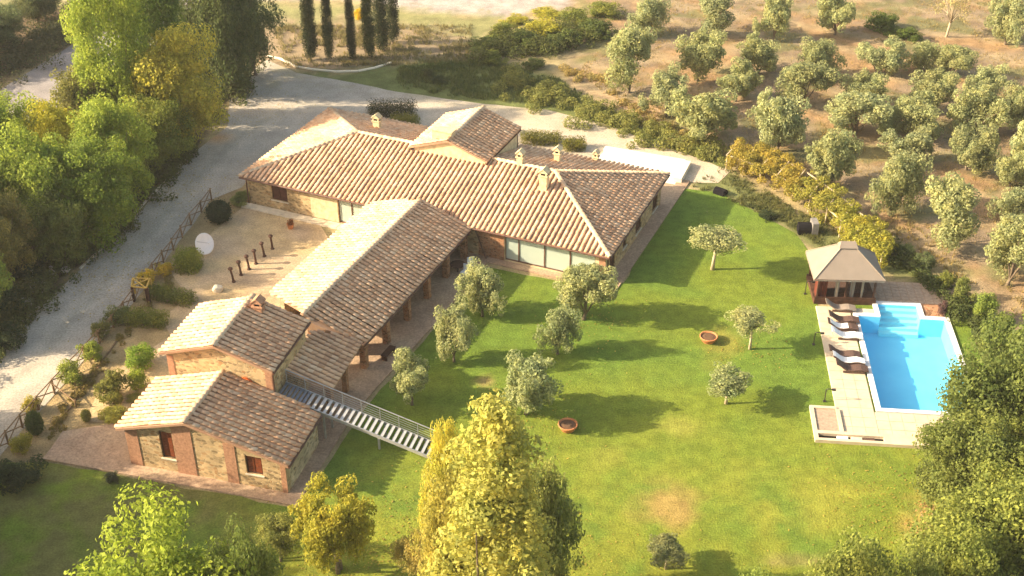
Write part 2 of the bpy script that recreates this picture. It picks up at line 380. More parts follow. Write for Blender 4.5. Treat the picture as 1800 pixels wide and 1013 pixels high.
# lawn
def lawn_color(x, y):
    px, py = QA(x, y)
    n = fbm(x * 0.18, y * 0.18); n2 = fbm(x * 0.6 + 5, y * 0.6)
    near = np.clip((py - 640) / 340, 0, 1)
    col = np.tile(np.array((0.12, 0.185, 0.026)), (x.size, 1))
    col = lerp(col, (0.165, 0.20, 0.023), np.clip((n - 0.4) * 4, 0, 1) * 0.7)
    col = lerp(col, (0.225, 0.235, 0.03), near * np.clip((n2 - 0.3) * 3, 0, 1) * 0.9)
    for cx, cy, rx, ry, c, a in ((1175, 890, 75, 48, (0.42, 0.24, 0.10), 0.9), (1275, 610, 40, 34, (0.36, 0.26, 0.06), 0.7), (1265, 640, 40, 30, (0.30, 0.25, 0.05), 0.5),
                              (850, 672, 22, 14, (0.42, 0.27, 0.12), 0.9), (1190, 750, 40, 22, (0.32, 0.29, 0.06), 0.7), (1450, 900, 120, 60, (0.33, 0.30, 0.05), 0.55),
                              (1625, 930, 55, 70, (0.42, 0.28, 0.09), 0.9), (1420, 985, 120, 14, (0.30, 0.22, 0.10), 0.8), (1030, 500, 40, 18, (0.3, 0.25, 0.08), 0.7),
                              (1060, 800, 60, 34, (0.28, 0.27, 0.05), 0.5), (1300, 830, 90, 40, (0.27, 0.27, 0.04), 0.45), (700, 960, 90, 60, (0.27, 0.28, 0.03), 0.5)):
        d = 1 - np.hypot((px - cx) / rx, (py - cy) / ry) + (n2 - 0.5) * 1.3
        col = lerp(col, c, np.clip(d * 1.4, 0, 1) * a * .62)
    shade = np.clip((500 - px) / 150, 0, 1) * np.clip((py - 780) / 60, 0, 1)  # lower-left shade painted into the grass colour
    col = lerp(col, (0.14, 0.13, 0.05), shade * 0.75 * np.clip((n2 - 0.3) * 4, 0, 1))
    k = sdist(px, py, [(1190, 330), (1300, 385), (1400, 420), (1440, 470), (1400, 430), (1300, 400), (1180, 350)])
    return lerp(col, (0.10, 0.15, 0.03), np.clip(k / 10 + .5, 0, 1) * 0.3)
lawn_px = [(1190, 330), (1262, 338), (1342, 380), (1398, 410), (1420, 440), (1440, 545), (1640, 500), (1700, 560), (1730, 640), (1760, 800), (1640, 900), (1660, 1250), (60, 1250), (-60, 815), (75, 812), (522, 894), (640, 720), (860, 470), (985, 495), (1096, 498)]
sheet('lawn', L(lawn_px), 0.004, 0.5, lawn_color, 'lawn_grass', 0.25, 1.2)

# gravel drive round the house and the asphalt road at top left
def drive_color(x, y):
    px, py = QA(x, y); n = fbm(x * 0.25, y * 0.25)
    col = np.tile(np.array((0.42, 0.37, 0.295)), (x.size, 1))
    col = lerp(col, (0.50, 0.42, 0.29), np.clip((px - 640) / 300, 0, 1))
    col = lerp(col, (0.33, 0.28, 0.22), np.clip((n - 0.5) * 6, 0, 1) * 0.35)
    tr_ = [(-40, 720), (60, 640), (200, 480), (330, 330), (420, 240), (520, 180), (700, 205), (900, 228), (1080, 262), (1230, 306)]
    d = np.full(px.shape, 1e9); T = np.array([G(a, b_)[:2] for a, b_ in tr_])
    for (ax, ay), (bx, by) in zip(T, T[1:]):
        ex, ey = bx - ax, by - ay; t_ = np.clip(((x - ax) * ex + (y - ay) * ey) / (ex * ex + ey * ey), 0, 1); d = np.minimum(d, np.hypot(x - ax - t_ * ex, y - ay - t_ * ey))
    trk = np.exp(-((d - .9 - .5 * (n - .5)) / .45)**2)
    col = lerp(col, (0.50, 0.43, 0.33), trk * .6); col = lerp(col, (0.34, 0.31, 0.22), np.exp(-(d / .4)**2) * .35)
    e_ = fbm(x * .9 + 3, y * .9); col = lerp(col, (0.30, 0.27, 0.14), np.clip((d - 3.0) / 3, 0, .8) * np.clip((e_ - .45) * 5, 0, 1) * .6)
    col = lerp(col, (0.47, 0.28, 0.13), np.clip(1 - np.hypot((px - 380) / 40, (py - 243) / 14), 0, 1))
    return col
drive_px = [(-300, 1150), (-300, 780), (-60, 640), (70, 540), (200, 420), (345, 265), (400, 222), (405, 150), (470, 105), (520, 128), (600, 142), (700, 162), (850, 183), (960, 193), (1060, 218), (1180, 262), (1285, 300), (1262, 322), (1205, 320), (1100, 290), (700, 250), (480, 260), (425, 330), (370, 352), (240, 525), (120, 668), (0, 802)]
sheet('gravel_drive', L(drive_px), 0.008, 0.6, drive_color, 'gravel', 0.18, 1.2)
sheet('asphalt_road', L([(-500, 440), (0, 158), (80, 108), (164, 56), (330, -20), (420, -20), (230, 110), (100, 190), (-60, 285), (-500, 560)]), 0.006, 1.2, const((0.26, 0.235, 0.215)), 'gravel', 0.1, 2)

# brown paving round the buildings (raised 8 cm) and courtyard
def pave_color(x, y):
    px, py = QA(x, y); n = fbm(x * 0.5, y * 0.5)
    col = np.tile(np.array((0.37, 0.255, 0.165)), (x.size, 1))
    return lerp(col, (0.46, 0.35, 0.22), np.clip((n - 0.45) * 5, 0, 1) * 0.5)
ter = [(75, 808), (522, 891), (610, 748), (651, 695), (758, 578), (858, 468), (985, 492)]
tp = [tuple(G(x, y)[:2]) for x, y in ter[:5]] + [tuple(p[:2]) for p in (FM(-35.7, 77.2), FM(-24.9, 77.2), FM(-24.9, 97.0), FM(-46.8, 97.0), FM(-46.8, 78.2), FM(-46.8, 60), FE(-38.6, 63), FE(-39.0, 57.8))] + L([(228, 742), (110, 760), (90, 790)])
sheet('paved_terrace', tp, 0.09, 0.7, pave_color, 'paving', 0, 2, skirt=0.12)
sheet('courtyard', L([(432, 360), (560, 392), (590, 440), (530, 540), (480, 560), (350, 640), (200, 745), (150, 740), (190, 660), (300, 590), (285, 560), (330, 520), (300, 480), (372, 410)]) , 0.012, 0.7,
      lambda x, y: lerp(np.tile(np.array((0.42, 0.31, 0.19)), (x.size, 1)), (0.48, 0.35, 0.18), (fbm(x * .4, y * .4) - .4) * 4), 'paving', 0.2, 1.2)
cy = [tuple(G(x, y)[:2]) for x, y in ((432, 360), (425, 390), (500, 520))] + [tuple(FM(-46.8, 62)[:2]), tuple(FM(-46.8, 78.2)[:2])]
ky = MB(); 
for i in range(9):
    u0 = -58.8 + i * 1.34
    ky.fbox(FM, u0, u0 + 1.3, 77.05, 77.85, -0.05, 0.14)
tag(ky.build('house_step', 'pale_stone'), kind='structure')
hz = bpy.data.materials.new('haze'); hz.use_nodes = True; ht = hz.node_tree; ht.nodes.clear()
hv = ht.nodes.new('ShaderNodeVolumePrincipled'); hv.inputs['Density'].default_value = 0.00018; hv.inputs['Color'].default_value = (1.0, 0.97, 0.90, 1); hv.inputs['Anisotropy'].default_value = 0.1
ho = ht.nodes.new('ShaderNodeOutputMaterial'); ht.links.new(hv.outputs[0], ho.inputs['Volume']); MATS['haze'] = hz
tag(MB().hexa([(-110, -8, -2.6), (110, -8, -2.6), (110, 190, -2.6), (-110, 190, -2.6), (-110, -8, 53.5), (110, -8, 53.5), (110, 190, 53.5), (-110, 190, 53.5)]).build('haze', 'haze'), kind='stuff')
# white wall and paving behind the far corner of the farmhouse
wl = MB()
a = [Vector(G(x, y)) for x, y in ((1062, 268), (1202, 292), (1190, 322))]
wl.bar(a[0] + Vector((0, 0, .25)), a[1] + Vector((0, 0, .25)), 0.75, 0.5)
wl.bar(a[1] + Vector((0.25, .1, .252)), a[2] + Vector((0, 0, .252)), 0.75, 0.498)
o = wl.build('garden_wall', 'white_wall'); tag(o, 'low thick sunlit white wall bending round the far right corner of the farmhouse', 'wall')
sheet('white_patio', L([(1072, 262), (1195, 285), (1203, 296), (1186, 326), (1150, 320), (1040, 285)]), 0.10, 0.7, const((0.78, 0.72, 0.58)), 'paving', 0, 2, skirt=0.1)

# ------------------------------------------------------------------ roofs
def tile_shape(L_=0.52, w1=0.15, w0=0.125, h=0.105, n=5):
    vs = []
    for x, w, z in ((-L_ / 2, w0, 0.0), (L_ / 2, w1, 0.045)):
        for k in range(n + 1):
            a = math.pi * k / n
            vs.append((x, -math.cos(a) * w, z + math.sin(a) * h * (w / w1)))
    m = n + 1
    fs = [(k, m + k, m + k + 1, k + 1) for k in range(n)]
    c = len(vs); vs.append((L_ / 2, 0, 0.03)); fs += [(m + k + 1, m + k, c) for k in range(n)]
    return vs, fs
TV, TF = tile_shape()
_tm = bpy.data.meshes.new('roof_tile'); _tm.from_pydata(TV, [], TF); _tm.materials.append(MATS['tile'])
RV, RF = tile_shape(0.5, 0.2, 0.17, 0.13)
_rm = bpy.data.meshes.new('ridge_tile'); _rm.from_pydata(RV, [], RF); _rm.materials.append(MATS['cap_tile'])
for mm in (_tm, _rm): mm.polygons.foreach_set('use_smooth', [True] * len(mm.polygons))
TPU, TPS = 0.43, 0.43
def in_poly(x, y, P):
    c = False; n = len(P)
    for i in range(n):
        ax, ay = P[i]; bx, by = P[(i + 1) % n]
        if (ay > y) != (by > y) and x < (bx - ax) * (y - ay) / (by - ay) + ax: c = not c
    return c
def tile_mats(pts, rr):
    """matrices of cover tiles on the planar polygon pts (world)"""
    n = (pts[1] - pts[0]).cross(pts[2] - pts[0]).normalized(); n = -n if n.z < 0 else n
    s = Vector((n.x, n.y, 0)).normalized(); s = (s - n * s.dot(n)).normalized()       # downhill
    e = n.cross(s); o = pts[0]
    P = [((p - o).dot(e), (p - o).dot(s)) for p in pts]
    e0, e1 = min(p[0] for p in P), max(p[0] for p in P); s1 = max(p[1] for p in P); s0 = min(p[1] for p in P)
    k = max(1, round((e1 - e0) / TPU)); st = (e1 - e0) / k; out = []
    for i in range(k):
        x = e0 + (i + .5) * st; y = s1 - 0.2
        while y > s0:
            if in_poly(x, y, P) or in_poly(x, y + 0.12, P):
                c = o + e * (x + rr.gauss(0, .008)) + s * (y + rr.gauss(0, .02)) + n * 0.035
                M = Matrix((s, e, n)).transposed().to_4x4()
                c = c + n * (.05 * (float(fbm(np.array(c.x * .5), np.array(c.y * .5), 2)) - .5) + rr.gauss(0, .006))
                M = Matrix.Translation(c) @ M @ Matrix.Rotation(rr.gauss(0, .055), 4, 'Z') @ Matrix.Rotation(rr.gauss(0, .02), 4, 'Y')
                out.append(M)
            y -= TPS
    return out
def ridge_mats(a, b, rr):
    d = (a - b); Ln = d.length; d.normalize(); k = max(1, int(Ln / 0.42)); out = []
    side = Vector((0, 0, 1)).cross(d).normalized(); up = d.cross(side)
    for i in range(k):
        c = b + d * ((i + .5) * Ln / k) + up * 0.07
        M = Matrix.Translation(c) @ Matrix((d, side, up)).transposed().to_4x4() @ Matrix.Rotation(rr.gauss(0, .04), 4, 'Z')
        out.append(M)
    return out
def roof(parent, F, name, planes, ridges, rr, tiles_acc):
    mb = MB()
    for pl in planes:
        p = [F(*q) for q in pl]; n = (p[1] - p[0]).cross(p[2] - p[0]); n = -n if n.z < 0 else n
        if (p[1] - p[0]).cross(p[2] - p[0]).z < 0: p = p[::-1]
        k = len(p); q = [x - Vector((0, 0, 0.16)) for x in p]
        mb.add(p + q, [tuple(range(k)), tuple(range(k, 2 * k))[::-1]] + [(i, i + k, (i + 1) % k + k, (i + 1) % k) for i in range(k)])
    ro = mb.build(name, 'pan_tile', parent)
    for pl in planes: tiles_acc += [(ro, _tm, 'roof_tile', M) for M in tile_mats([F(*q) for q in pl], rr)]
    for a, b_ in ridges: tiles_acc += [(ro, _rm, 'ridge_tile', M) for M in ridge_mats(F(*a), F(*b_), rr)]
    return ro
def lay_tiles(acc, limit=300):
    """the nearest tiles one by one, the rest joined"""
    camp = Vector((0, 0, CAMH))
    for nm in ('roof_tile', 'ridge_tile'):
        L_ = [t for t in acc if t[2] == nm]; L_.sort(key=lambda t: (t[3].translation - camp).length)
        for ro, me, _, M in L_[:limit]:
            o = bpy.data.objects.new(nm, me); C.objects.link(o); o.parent = ro
            o.matrix_local = Matrix.Translation(-world_loc(ro)) @ M
        rest = {}
        for ro, me, _, M in L_[limit:]: rest.setdefault(ro.name, (ro, []))[1].append(M)
        for ro, Ms in rest.values():
            V0, F0 = (TV, TF) if nm == 'roof_tile' else (RV, RF)
            V0 = np.c_[np.array(V0), np.ones(len(V0))]; wl_ = world_loc(ro)
            A = np.concatenate([(np.array(M) @ V0.T).T[:, :3] for M in Ms]) - np.array(wl_)
            m_ = len(V0); quads = [f for f in F0 if len(f) == 4]; tris = [f for f in F0 if len(f) == 3]
            me = bpy.data.meshes.new(nm + 's'); fs = []
            for i in range(len(Ms)): fs += [tuple(j + i * m_ for j in f) for f in F0]
            me.from_pydata(A.tolist(), [], fs); me.materials.append(MATS['tile' if nm == 'roof_tile' else 'cap_tile']); me.polygons.foreach_set('use_smooth', [True] * len(fs))
            o = bpy.data.objects.new(nm + 's', me); C.objects.link(o); o.parent = ro; o['kind'] = 'stuff'

def wall(mb, W, a0, a1, z0, z1, th=0.45, holes=()):
    """W(a, depth, z); depth 0 is the outer face, growing inwards"""
    cuts = sorted({a0, a1} | {h[0] for h in holes} | {h[1] for h in holes})
    def bx(x0, x1, y0, y1):
        if y1 - y0 > 1e-3: mb.hexa([W(x0, 0, y0), W(x1, 0, y0), W(x1, th, y0), W(x0, th, y0), W(x0, 0, y1), W(x1, 0, y1), W(x1, th, y1), W(x0, th, y1)])
    for x0, x1 in zip(cuts, cuts[1:]):
        hs = sorted((h[2], h[3]) for h in holes if h[0] <= x0 + 1e-6 and h[1] >= x1 - 1e-6); z = z0
        for h0, h1 in hs: bx(x0, x1, z, h0); z = h1
        bx(x0, x1, z, z1)
def gable(mb, W, pts, th=0.45):
    k = len(pts); a = [W(p[0], 0, p[1]) for p in pts]; b_ = [W(p[0], th, p[1]) for p in pts]
    mb.add(a + b_, [tuple(range(k)), tuple(range(k, 2 * k))[::-1]] + [(i, i + k, (i + 1) % k + k, (i + 1) % k) for i in range(k)])
def front(F, v): return lambda a, d, z: F(a, v + d, z)         # faces -v
def right(F, u): return lambda a, d, z: F(u - d, a, z)         # faces +u
def back(F, v): return lambda a, d, z: F(a, v - d, z)
def left(F, u): return lambda a, d, z: F(u + d, a, z)
def wbox(W, a0, a1, d0, d1, z0, z1, mb=None):
    mb = mb or MB(); return mb.hexa([W(a0, d0, z0), W(a1, d0, z0), W(a1, d1, z0), W(a0, d1, z0), W(a0, d0, z1), W(a1, d0, z1), W(a1, d1, z1), W(a0, d1, z1)])
def shuttered(parent, W, h, mat='shutter', leaves=2, nm='shutter', slats=True):
    """a window closed by board shutters, in opening h"""
    a0, a1, z0, z1 = h; fr = MB()
    for q in ((a0, a0 + .06, z0, z1), (a1 - .06, a1, z0, z1), (a0 + .06, a1 - .06, z0, z0 + .06), (a0 + .06, a1 - .06, z1 - .06, z1)): wbox(W, q[0], q[1], .10, .26, q[2], q[3], fr)
    win = fr.build('window', 'dark_wood', parent)
    w = (a1 - a0 - .12) / leaves
    for i in range(leaves):
        m_ = MB(); x0 = a0 + .06 + i * w + .01; x1 = x0 + w - .02
        wbox(W, x0, x1, .16, .20, z0 + .06, z1 - .06, m_)
        k = int((z1 - z0) / .14)
        for j in range(k):
            zz = z0 + .1 + j * (z1 - z0 - .2) / k
            wbox(W, x0 + .05, x1 - .05, .13, .16, zz, zz + .08, m_)
        m_.build(nm, mat, win)
    sill = MB(); wbox(W, a0 - .08, a1 + .08, -.08, .12, z0 - .09, z0 - .003, sill); sill.build('sill', 'pale_stone', parent)
    return win
def glazed(parent, W, h, mull=(), curtain=(None, None)):
    a0, a1, z0, z1 = h; fr = MB(); cuts = [a0] + list(mull) + [a1]
    for x in cuts: wbox(W, x - .05, x + .05, .08, .2, z0, z1, fr)
    for x0, x1 in zip(cuts, cuts[1:]):
        wbox(W, x0 + .05, x1 - .05, .09, .19, z0, z0 + .1, fr); wbox(W, x0 + .05, x1 - .05, .09, .19, z1 - .1, z1, fr)
    win = fr.build('window', 'copper', parent)
    for x0, x1 in zip(cuts, cuts[1:]):
        p = MB(); wbox(W, x0 + .05, x1 - .05, .13, .145, z0 + .1, z1 - .1, p); p.build('pane', 'glass', win)
    if curtain:
        c0, c1 = curtain; c0 = a0 if c0 is None else c0; c1 = a1 if c1 is None else c1
        k = int((c1 - c0) / .06); vs = []; fs = []
        for i in range(k + 1):
            x = c0 + (c1 - c0) * i / k; d = .33 + .05 * math.sin(i * 1.35) + .02 * math.sin(i * .37)
            vs += [W(x, d, z0 + .03), W(x, d, z1 + .02)]
        fs = [(2 * i, 2 * i + 2, 2 * i + 3, 2 * i + 1) for i in range(k)]
        MB().add(vs, fs).build('curtain', 'curtain', win)
    return win
def chimney(parent, F, u, v, z0, h, w=0.55, d=0.55, mat='plaster', cap='gable', opening='v'):
    st = MB().fbox(F, u - w / 2, u + w / 2, v - d / 2, v + d / 2, z0, z0 + h)
    s_ = st.build('chimney', mat, parent)
    z = z0 + h; c = MB(); w2, d2 = w / 2 + .09, d / 2 + .09
    c.fbox(F, u - w2, u + w2, v - d2, v + d2, z + .002, z + .09); c.build('chimney_collar', mat, s_)
    dk = MB().fbox(F, u - w / 2 + .12, u + w / 2 - .12, v - d / 2 + .04, v + d / 2 - .04, z + .09, z + .30); dk.build('flue', 'black_mesh', s_)
    p = MB()
    for su in (-1, 1):
        for sv in (-1, 1): p.fbox(F, u + su * (w / 2 - .06) - .06, u + su * (w / 2 - .06) + .06, v + sv * (d / 2 - .06) - .06, v + sv * (d / 2 - .06) + .06, z + .092, z + .30)
    p.build('chimney_pier', mat, s_)
    r_ = MB(); zz = z + .302
    for sg in (-1, 1):
        r_.hexa([F(u, v - d2, zz + .32), F(u + sg * w2, v - d2, zz), F(u + sg * w2, v + d2, zz), F(u, v + d2, zz + .32), F(u, v - d2, zz + .40), F(u + sg * (w2 + .02), v - d2, zz + .08), F(u + sg * (w2 + .02), v + d2, zz + .08), F(u, v + d2, zz + .40)])
    gable(r_, front(F, v - d2 + .04), [(u - w2 + .06, zz), (u + w2 - .06, zz), (u, zz + .34)], 2 * d2 - .08)
    r_.build('chimney_cap', mat, s_)
    return s_
def pipe(parent, pts, r=.06, nm='downpipe', mat='copper'): return MB().tube(pts, r, 8).build(nm, mat, parent)
def gutter(parent, a, b_): return MB().tube([a, b_], 0.075, 6).build('gutter', 'copper', parent)

# ---- farmhouse
H_ = thing('farmhouse', FM(-42.2, 85, 0), 'long main stone farmhouse with hipped terracotta roof and a raised gabled lantern on its ridge', 'house')
acc = []
UL, UR, VF, VB, ZE, ZR = -58.9, -25.6, 77.45, 92.4, 2.8, 5.0
VM = (VF + VB) / 2; RL, RR_ = UL + 7.47, UR - 7.47
roof(H_, FM, 'roof', [[(UL, VF, ZE), (UR, VF, ZE), (RR_, VM, ZR), (RL, VM, ZR)], [(UR, VF, ZE), (UR, VB, ZE), (RR_, VM, ZR)],
                      [(UR, VB, ZE), (UL, VB, ZE), (RL, VM, ZR), (RR_, VM, ZR)], [(UL, VB, ZE), (UL, VF, ZE), (RL, VM, ZR)]],
     [((RL, VM, ZR), (RR_, VM, ZR)), ((RL, VM, ZR), (UL, VF, ZE)), ((RR_, VM, ZR), (UR, VF, ZE)), ((RR_, VM, ZR), (UR, VB, ZE)), ((RL, VM, ZR), (UL, VB, ZE))], R, acc)
hf = [(-56.15, -54.6, .95, 2.3), (-49.65, -47.1, .14, 2.3), (-34.5, -26.9, .16, 2.42)]
hr = [(78.9, 80.2, .3, 2.2), (82.0, 82.9, .9, 2.1), (85.2, 86.6, .5, 2.2), (89.6, 91.0, .3, 2.3)]
w = MB(); Wf, Wr = front(FM, 77.95), right(FM, -26.05)
wall(w, Wf, -58.4, -34.5 - 2.3, 0, 2.66, holes=hf[:2]); w.build('front_wall', 'stone', H_)
w = MB(); wall(w, Wf, -34.5 - 2.3, -26.05, 0, 2.66, holes=hf[2:]); w.build('front_wall', 'plaster', H_)
w = MB(); wbox(Wf, -36.8, -34.55, -.03, 0.0, 0, 2.6, w); w.build('brick_pier', 'brickwork', H_)
w = MB(); wbox(Wf, -52.3, -49.7, -.02, 0.0, 0.14, 2.6, w); w.build('plaster_panel', 'plaster', H_)
w = MB(); wall(w, Wr, 78.4, 91.9, 0, 2.66, holes=hr); w.build('side_wall', 'stone', H_)
w = MB(); wall(w, back(FM, 91.9), -58.4, -26.5, 0, 2.66); wall(w, left(FM, -58.4), 78.4, 91.45, 0, 2.66); w.build('back_wall', 'render_stone', H_)
shuttered(H_, Wf, hf[0], 'brown_shutter'); glazed(H_, Wf, hf[1], (-48.4,)); glazed(H_, Wf, hf[2], (-33.35, -31.15, -29.0), (-33.6, None))
for h in hr: shuttered(H_, Wr, h, 'brown_shutter')
for a_ in range(6):
    x = 78.4 + a_ * 2.2 + (0.3 if a_ else 0.02)
w = MB(); wbox(Wf, -26.6, -26.05, -.04, 0.0, 0, 2.64, w); w.build('corner_pier', 'brick_red', H_)
pipe(H_, [FM(-58.5, 77.8, 2.6), FM(-58.5, 77.8, 0)]); pipe(H_, [FM(-37.0, 77.7, 2.6), FM(-36.0, 77.6, 0.1)]); pipe(H_, [FM(-25.95, 78.2, 2.6), FM(-25.95, 78.2, 0)])
for a_, b_ in (((UL, VF), (UR, VF)), ((UR, VF), (UR, VB))): gutter(H_, FM(*a_, ZE - .1) + (FM.u * 0 - FM.v * .06 if a_ == (UL, VF) else FM.u * .06), FM(*b_, ZE - .1) + (-FM.v * .06 if a_ == (UL, VF) else FM.u * .06))
# lantern
LU0, LU1, LV0, LV1, LE, LR = -45.85, -38.75, 83.9, 91.1, 5.25, 6.45; LM = -42.3
roof(H_, FM, 'lantern_roof', [[(LU0, LV0, LE), (LU0, LV1, LE), (LM, LV1, LR), (LM, LV0, LR)], [(LU1, LV0, LE), (LU1, LV1, LE), (LM, LV1, LR), (LM, LV0, LR)]], [((LM, LV1, LR), (LM, LV0, LR))], R, acc)
w = MB(); wall(w, front(FM, LV0 + .25), LU0 + .25, LU1 - .25, 4.2, LE - .1, .3)
gable(w, front(FM, LV0 + .25), [(LU0 + .3, LE - .1), (LU1 - .3, LE - .1), (LM, LR - .22)], .3)
wall(w, right(FM, LU1 - .25), LV0 + .55, LV1 - .3, 3.2, LE - .18, .3); wall(w, left(FM, LU0 + .25), LV0 + .55, LV1 - .3, 3.2, LE - .18, .3)
wall(w, back(FM, LV1 - .3), LU0 + .55, LU1 - .55, 3.2, LE - .1, .3); w.build('lantern_wall', 'plaster', H_)
w = MB(); w.fbox(FM, LU1 - .12, LU1 + .02, LV0, LV1, LE - .32, LE - .17); w.fbox(FM, LU0 - .02, LU0 + .12, LV0, LV1, LE - .32, LE - .17); w.build('eave_board', 'dark_wood', H_)
w = MB(); w.fbox(FM, LU1 - .4, LU1 - .25, LV1 - .3, LV1 - .1, 3.2, LE - .2); w.build('post', 'dark_wood', H_)
# broad chimney with paired slots on the lantern
cs = MB().fbox(FM, LM - 1.65, LM + .12, 84.35, 85.1, 5.3, 6.95).build('chimney', 'plaster', H_)
MB().fbox(FM, LM - 1.75, LM + .22, 84.25, 85.2, 6.952, 7.05).build('chimney_cap', 'plaster', cs)
for du in (-1.25, -1.08, -.62, -.45):
    MB().fbox(FM, LM + du, LM + du + .1, 84.335, 84.35 + .05, 5.95, 6.25).build('slot', 'black_mesh', cs)
chimney(H_, FM, -33.2, 82.85, 4.1, 1.55, .62, .62)
chimney(H_, FM, -36.2, 85.0, 4.7, 1.0, .5, .5); chimney(H_, FM, -34.4, 88.8, 3.7, 0.95, .5, .5); chimney(H_, FM, -51.4, 88.2, 3.9, 0.85, .6, .5)
chimney(H_, FM, -32.1, 92.0, 2.7, 0.6, .4, .4)
lay_tiles(acc)

# ---- gallery
Lg = thing('covered_gallery', FM(-41, 69, 0), 'long open-sided gallery with pitched tile roof linking the farmhouse to the stone tower', 'gallery'); acc = []
GU, GE0, GE1, GZR, GZE = -41.55, -46.5, -37.2, 4.25, 2.65
VJ = 60.2
roof(Lg, FM, 'roof', [[(GE1, VJ, GZE), (GE1, 77.6, GZE), (GU, 77.6, GZR), (GU, 59.4, GZR), (-40.2, 59.9, GZE + (GE1 + 40.2) / (GE1 - GU) * -(GZR - GZE))], [(GE0, 63.0, 2.75), (GE0, 77.9, 2.75), (GU, 77.6, GZR), (GU, 59.9, GZR)]], [((GU, 77.3, GZR), (GU, 59.6, GZR))], R, acc)
# lower end turned square to the tower
roof(Lg, FE, 'end_roof', [[(-28.15, 59.9, 2.55), (-28.15, 65.45, 2.55), (-31.2, 64.3, 3.72), (-31.2, 59.4, 3.72)]], [], R, acc)
w = MB(); wall(w, left(FM, -46.1), 63.4, 77.9, 0, 2.62, .4); w.build('back_wall', 'render_stone', Lg)
w = MB(); wall(w, right(FM, -41.6), 60.5, 77.9, 0, 4.0, .3, holes=[(62 + i * 3.3, 63.6 + i * 3.3, .1, 2.2) for i in range(5)]); w.build('inner_wall', 'brickwork', Lg)
for i in range(6):
    v = 60.9 + i * 3.25
    w = MB(); w.fbox(FM, -37.95, -37.5, v - .22, v + .22, .09, 2.42); cc = w.build('column', 'brickwork', Lg)
    MB().fbox(FM, -38.03, -37.42, v - .3, v + .3, 2.422, 2.52).build('capital', 'pale_stone', cc)
for v in (60.3, 62.9):
    MB().fbox(FE, -28.75, -28.4, v - .2, v + .2, .09, 2.38).build('column', 'brickwork', Lg)
w = MB(); w.fbox(FM, -38.0, -37.5, 60.4, 77.3, 2.43 + .095, 2.43 + .1); 
MB().bar(FM(-37.72, 60.0, 2.44), FM(-37.72, 77.4, 2.44), .2, .0 + .16).build('eave_beam', 'dark_wood', Lg)
for i in range(14):
    v = 61 + i * 1.2
    MB().bar(FM(-37.35, v, 2.56), FM(-41.3, v, 4.0), .1, .12).build('rafter', 'dark_wood', Lg)
gutter(Lg, FM(GE1 + .05, VJ, GZE - .12), FM(GE1 + .05, 77.2, GZE - .12))
lay_tiles(acc)

# ---- tower
T = thing('stone_tower', FE(-34.8, 60, 0), 'tallest square stone tower house with gabled tile roof and round brick oculus in its gable', 'house'); acc = []
roof(T, FE, 'roof', [[(-30.9, 57.2, 5.25), (-30.9, 63.2, 5.25), (-34.8, 63.2, 6.55), (-34.8, 57.2, 6.55)], [(-38.75, 57.2, 5.3), (-38.75, 63.2, 5.3), (-34.8, 63.2, 6.55), (-34.8, 57.2, 6.55)]], [((-34.8, 63.2, 6.55), (-34.8, 57.2, 6.55))], R, acc)
w = MB(); wall(w, front(FE, 57.55), -38.45, -31.15, 0, 5.05); gable(w, front(FE, 57.55), [(-38.45, 5.05), (-31.15, 5.05), (-34.8, 6.32)]); w.build('gable_wall', 'stone', T)
w = MB(); wall(w, right(FE, -31.15), 58.0, 62.9, 0, 5.02); w.build('side_wall', 'stone', T)
w = MB(); wall(w, left(FE, -38.45), 58.0, 62.9, 0, 5.05); wall(w, back(FE, 62.9), -38.0, -31.6, 0, 5.05); gable(w, back(FE, 62.9), [(-38.2, 5.05), (-31.4, 5.05), (-34.8, 6.25)]); w.build('back_wall', 'render_stone', T)
for x in (-38.45, -31.6): w = MB(); wbox(front(FE, 57.55), x, x + .45, -.03, -.001, 0, 5.0, w); w.build('corner_pier', 'brick_red', T)
oc = MB(); c0 = FE(-33.0, 57.52, 3.75)
for rr0, rr1, dd in ((0.0, .40, 0), ): 
    vs = [c0 - FE.v * .0 + FE.u * (rr1 * math.cos(k * math.pi / 12)) + Vector((0, 0, rr1 * math.sin(k * math.pi / 12))) for k in range(24)]
    vb = [v - FE.v * .06 for v in vs]; oc.add(vb + vs, [tuple(range(24))[::-1]] + [(i, (i + 1) % 24, (i + 1) % 24 + 24, i + 24) for i in range(24)])
oc = oc.build('oculus', 'oculus_brick', T)
for k in range(20):
    a_ = k * math.pi / 10; c_ = c0 - FE.v * .06 + FE.u * (.46 * math.cos(a_)) + Vector((0, 0, .46 * math.sin(a_)))
    rm = Matrix((FE.u * math.cos(a_) + Vector((0, 0, math.sin(a_))), FE.v, FE.u * -math.sin(a_) + Vector((0, 0, math.cos(a_))))).transposed()
    MB().box(c_, (.13, .12, .13), rot=rm).build('brick', 'oculus_brick', oc)
chimney(T, FE, -33.9, 62.1, 6.1, .55, .6, .55, 'brick_red')
pipe(T, [FE(-31.05, 57.5, 5.1), FE(-31.05, 57.5, 3.0)]); gutter(T, FE(-30.84, 57.2, 5.13), FE(-30.84, 63.2, 5.13))
lay_tiles(acc)

